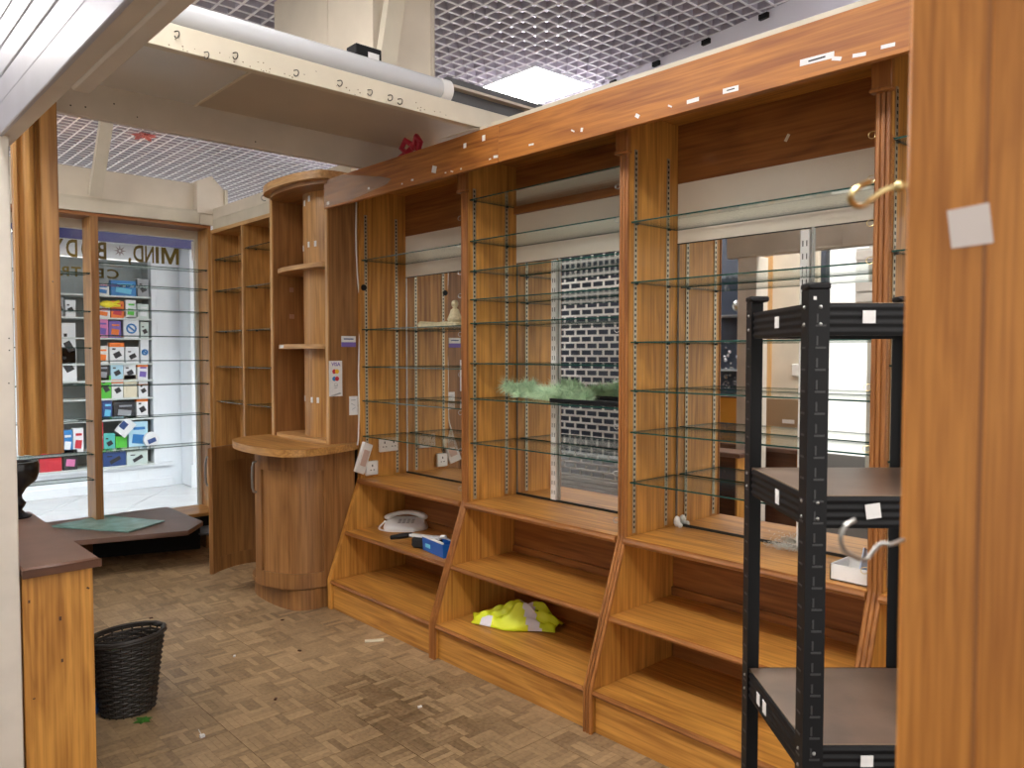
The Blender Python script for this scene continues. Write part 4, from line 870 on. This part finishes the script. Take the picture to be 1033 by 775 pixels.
for q in (0,.009):
    part('rim_braid',MB().tube([((Rz(.33)+.004+.003*math.sin(14*2*math.pi*j/segs+q*300))*math.cos(2*math.pi*j/segs),(Rz(.33)+.004)*.96*math.sin(2*math.pi*j/segs),.322+q+.0115*math.cos(2*math.pi*j/segs+R(50))) for j in range(segs)],.0085,6,True),WK,bn,local=True)
part('bin_base',MB().lathe([(.104,.002),(.104,.010)],(0,0,0),24),WK,bn,local=True)
def leaf(name,p,rz,sc,label,z=.002):
    pts=[(0,-.9),(.25,-.35),(.75,-.45),(.5,0),(.85,.35),(.35,.35),(.1,.95),(-.2,.4),(-.8,.45),(-.5,.05),(-.7,-.4),(-.22,-.3)]
    mb=MB(); n=len(pts); mb.add([(x*sc,y*sc,.003*math.sin(5*x+2*y)+.003) for x,y in pts]+[(0,0,.007)],[(i,(i+1)%n,n) for i in range(n)]); mb.add([(x*sc,y*sc,.0) for x,y in pts],[tuple(range(n-1,-1,-1))])
    o=solo(name,mb,LEAF,label,'leaf'); o.location=(*p,z); o.rotation_euler=(0,0,rz); return o
leaf('green_leaf',(1.045,3.435),.5,.045,'green artificial leaf on the floor against the wicker bin')
o=leaf('green_leaf',(.96,3.575),1.5,.05,'green artificial leaf inside the wicker bin near its rim',.285); 
rim=solo('bin_filling',MB().lathe([(.05,.0),(.128,.004),(.128,.008),(.04,.03)],(1.035,3.6,.245),18),plain('bin_liner_dark',(.03,.025,.02),.9),'dark rubbish filling the wicker bin below the leaf','rubbish',base=(1.035,3.6,.245))
t=thing('blue_bottle','blue plastic bottle with white top half hidden between counter and bin','bottle',(.90,3.66,0)); part('bottle_body',MB().lathe([(.03,0),(.034,.01),(.034,.11),(.018,.14)],(.90,3.66,0),14),plain('bottle_blue',(.02,.10,.36),.3),t); part('bottle_cap',MB().lathe([(.018,.14),(.018,.17),(.01,.175)],(.90,3.66,0),12),WPLASTIC,t)
solo('wood_sliver',MB().obb((2.262,3.556,.005),(.10,.022,.008),(0,0,R(-32))),CC['cream'],'pale wooden sliver on the floor in front of the oak plinth','sliver',base=(2.262,3.556,0))
solo('white_golf_tee',MB().obb((1.175,3.126,.006),(.018,.016,.01)).tube([(1.175,3.135,.006),(1.185,3.19,.005)],.002,5),WPLASTIC,'tiny white tee-shaped scrap on the floor in the foreground','scrap',base=(1.175,3.126,0))
rnd=random.Random(9); 
for k,(x,y,lab) in enumerate(((1.50,4.75,'dark crumb on the floor farthest back, in front of the window bench'),(1.62,3.86,'pale crumb on the floor between bin and curved cabinet'),(1.9,3.7,'dark crumb on the floor just in front of the curved cabinet'),
  (1.98,2.75,'pale crumb on the floor nearest the middle bay plinth'),(1.55,3.25,'dark crumb in the middle of the open floor'),(1.25,4.2,'pale crumb on the floor behind the wicker bin'),(2.05,4.2,'dark crumb at the foot of the curved cabinet'))):
    solo('floor_crumb',MB().obb((x,y,.003),(.018,.010,.006),(0,0,k)),DARK[0] if k%2==0 else PAPER,lab,'crumb',base=(x,y,0))
# ================= ACROSS THE WALKWAY (seen in the mirrors) =================
st=thing('roller_shutter','grey roller shutter with brick-bond openings across the walkway','shutter',(-.66,5.6,0))
sb=MB(); X0=-.66; y0,y1=4.6,7.4; ph_=.075; bw=.165
for r in range(34):
    z=.17+r*ph_
    sb.box(X0-.008,X0+.008,y0,y1,z-.011,z+.011)
    y=y0+(bw/2 if r%2 else 0)
    while y<y1: sb.box(X0-.006,X0+.006,y-.010,y+.010,z+.011,z+ph_-.011); y+=bw
tag(part('shutter_curtain',sb,plain('shutter_grey',(.46,.43,.39),.5),st),kind='stuff')
for r in range(3): part('shutter_slat',MB().box(X0-.012,X0+.012,y0,y1,.002+r*.052,.050+r*.052),plain('slat_grey',(.50,.46,.42),.5) if r==0 else bpy.data.materials['slat_grey'],st,bev=.006)
part('guide_rail',MB().box(X0-.03,X0+.03,y0-.06,y0,0,2.9),STEEL,st); part('guide_rail',MB().box(X0-.03,X0+.03,y1,y1+.06,0,2.9),STEEL,st)
wl=part('wall_left',MB().box(-2.4,-2.3,3.9,8.5,0,3.5).box(-2.3,-.70,7.5,7.6,0,3.5),plain('dark_shop_interior',(.03,.035,.05),.6)); tag(wl,kind='structure')
part('bright_floor_box',MB().box(-1.15,-1.0,4.6,7.4,0,.36),WHITE,wl); part('blue_display',MB().box(-2.2,-1.9,4.6,5.2,.4,2.2),plain('display_blue',(.14,.20,.34),.5),wl)  # white box added for the lit floor showing through the bottom slots
for k in range(10): part('display_item',MB().obb((-1.88,4.65+.055*k,.55+.17*((k*3)%9)),(.05,.05,.11)),CC[('white','grey','sky','paper')[k%4]],wl)
wl2=part('wall_front',MB().box(-1.3,-1.2,.6,2.98,0,3.5),plain('cream_wall_far',(.50,.47,.40),.6)); tag(wl2,kind='structure')
part('shutter_box',MB().box(-1.2,-.95,.6,2.98,1.98,2.45),plain('shutter_box_grey',(.50,.48,.44),.5),wl2)
for k in range(5): part('shutter_slat',MB().box(-.945,-.935,.6,2.98,1.99+.09*k,2.07+.09*k),bpy.data.materials['slat_grey'],wl2,bev=.003)
pn=thing('cream_partition','cream partition with a wooden end post across the walkway','partition',(-.3,3.2,0))
part('partition_sheet',MB().box(-.34,-.30,3.00,3.42,0,2.6),CREAMD,pn); part('end_post',MB().box(-.36,-.22,3.40,3.54,0,2.9),PALE[2],pn,bev=.003)
part('wall_switch',MB().box(-.30,-.285,3.12,3.21,1.36,1.46),WPLASTIC,pn,bev=.004)
bxx=thing('cardboard_box','brown cardboard box standing on the dark desk across the walkway','box',(-.02,3.05,.83)); part('box_body',MB().box(-.12,.10,2.93,3.26,.823,1.19),plain('cardboard',(.36,.25,.15),.7),bxx); part('box_print',MB().box(.10,.1015,2.98,3.08,1.0,1.03),PAPER,bxx)
dk_=thing('dark_desk','dark brown desk with plain front across the walkway','desk',(.1,3.2,0)); part('desk_body',MB().box(-.15,.28,2.86,3.62,0,.79),DARK[1],dk_); part('desk_top',MB().box(-.17,.30,2.84,3.64,.79,.823),LAM,dk_,bev=.003); part('desk_end',MB().box(.05,.285,2.80,2.86,0,.79),OAK[2],dk_)
oc_=thing('orange_crate','small orange wooden box on the dark desk across the walkway','box',(.15,3.45,.823)); part('crate_body',MB().box(.02,.26,3.32,3.60,.823,1.19),plain('crate_orange',(.85,.40,.05),.5),oc_); part('crate_rim',MB().box(.01,.27,3.31,3.61,1.19,1.20),DARK[0],oc_)
js=thing('jewellery_display','dark glass cabinet of silver trinkets across the walkway','display case',(-1.0,4.0,0))
part('cabinet_back',MB().box(-1.05,-1.0,3.56,4.35,.8,2.2),plain('cabinet_navy',(.05,.065,.10),.4),js); part('cabinet_base',MB().box(-1.05,-.65,3.56,4.35,0,.8),DARK[2],js)
for z in (.82,1.1,1.38,1.9): part('cabinet_shelf',MB().box(-1.0,-.65,3.56,4.35,z,z+.012),CC['grey'],js)
tk=MB(); rnd=random.Random(21)
for k in range(150):
    z=rnd.choice((.84,1.12,1.40)); tk.sphere((-.85+rnd.uniform(-.1,.1),rnd.uniform(3.6,4.3),z+rnd.uniform(0,.22)),rnd.uniform(.008,.022),6)
tag(part('silver_trinket',tk,plain('trinket_silver',(.75,.76,.78),.2,.8),js),kind='stuff')
ob=thing('hanging_ornament','silver ball ornament hanging in front of the dark jewellery cabinet','ornament',(-.5,3.85,2.0)); part('ornament_ball',MB().sphere((-.5,3.85,1.98),.055,12),CHROME,ob); part('hanging_cord',MB().tube([(-.5,3.85,2.03),(-.5,3.85,3.5)],.003,5),BLACK,ob)
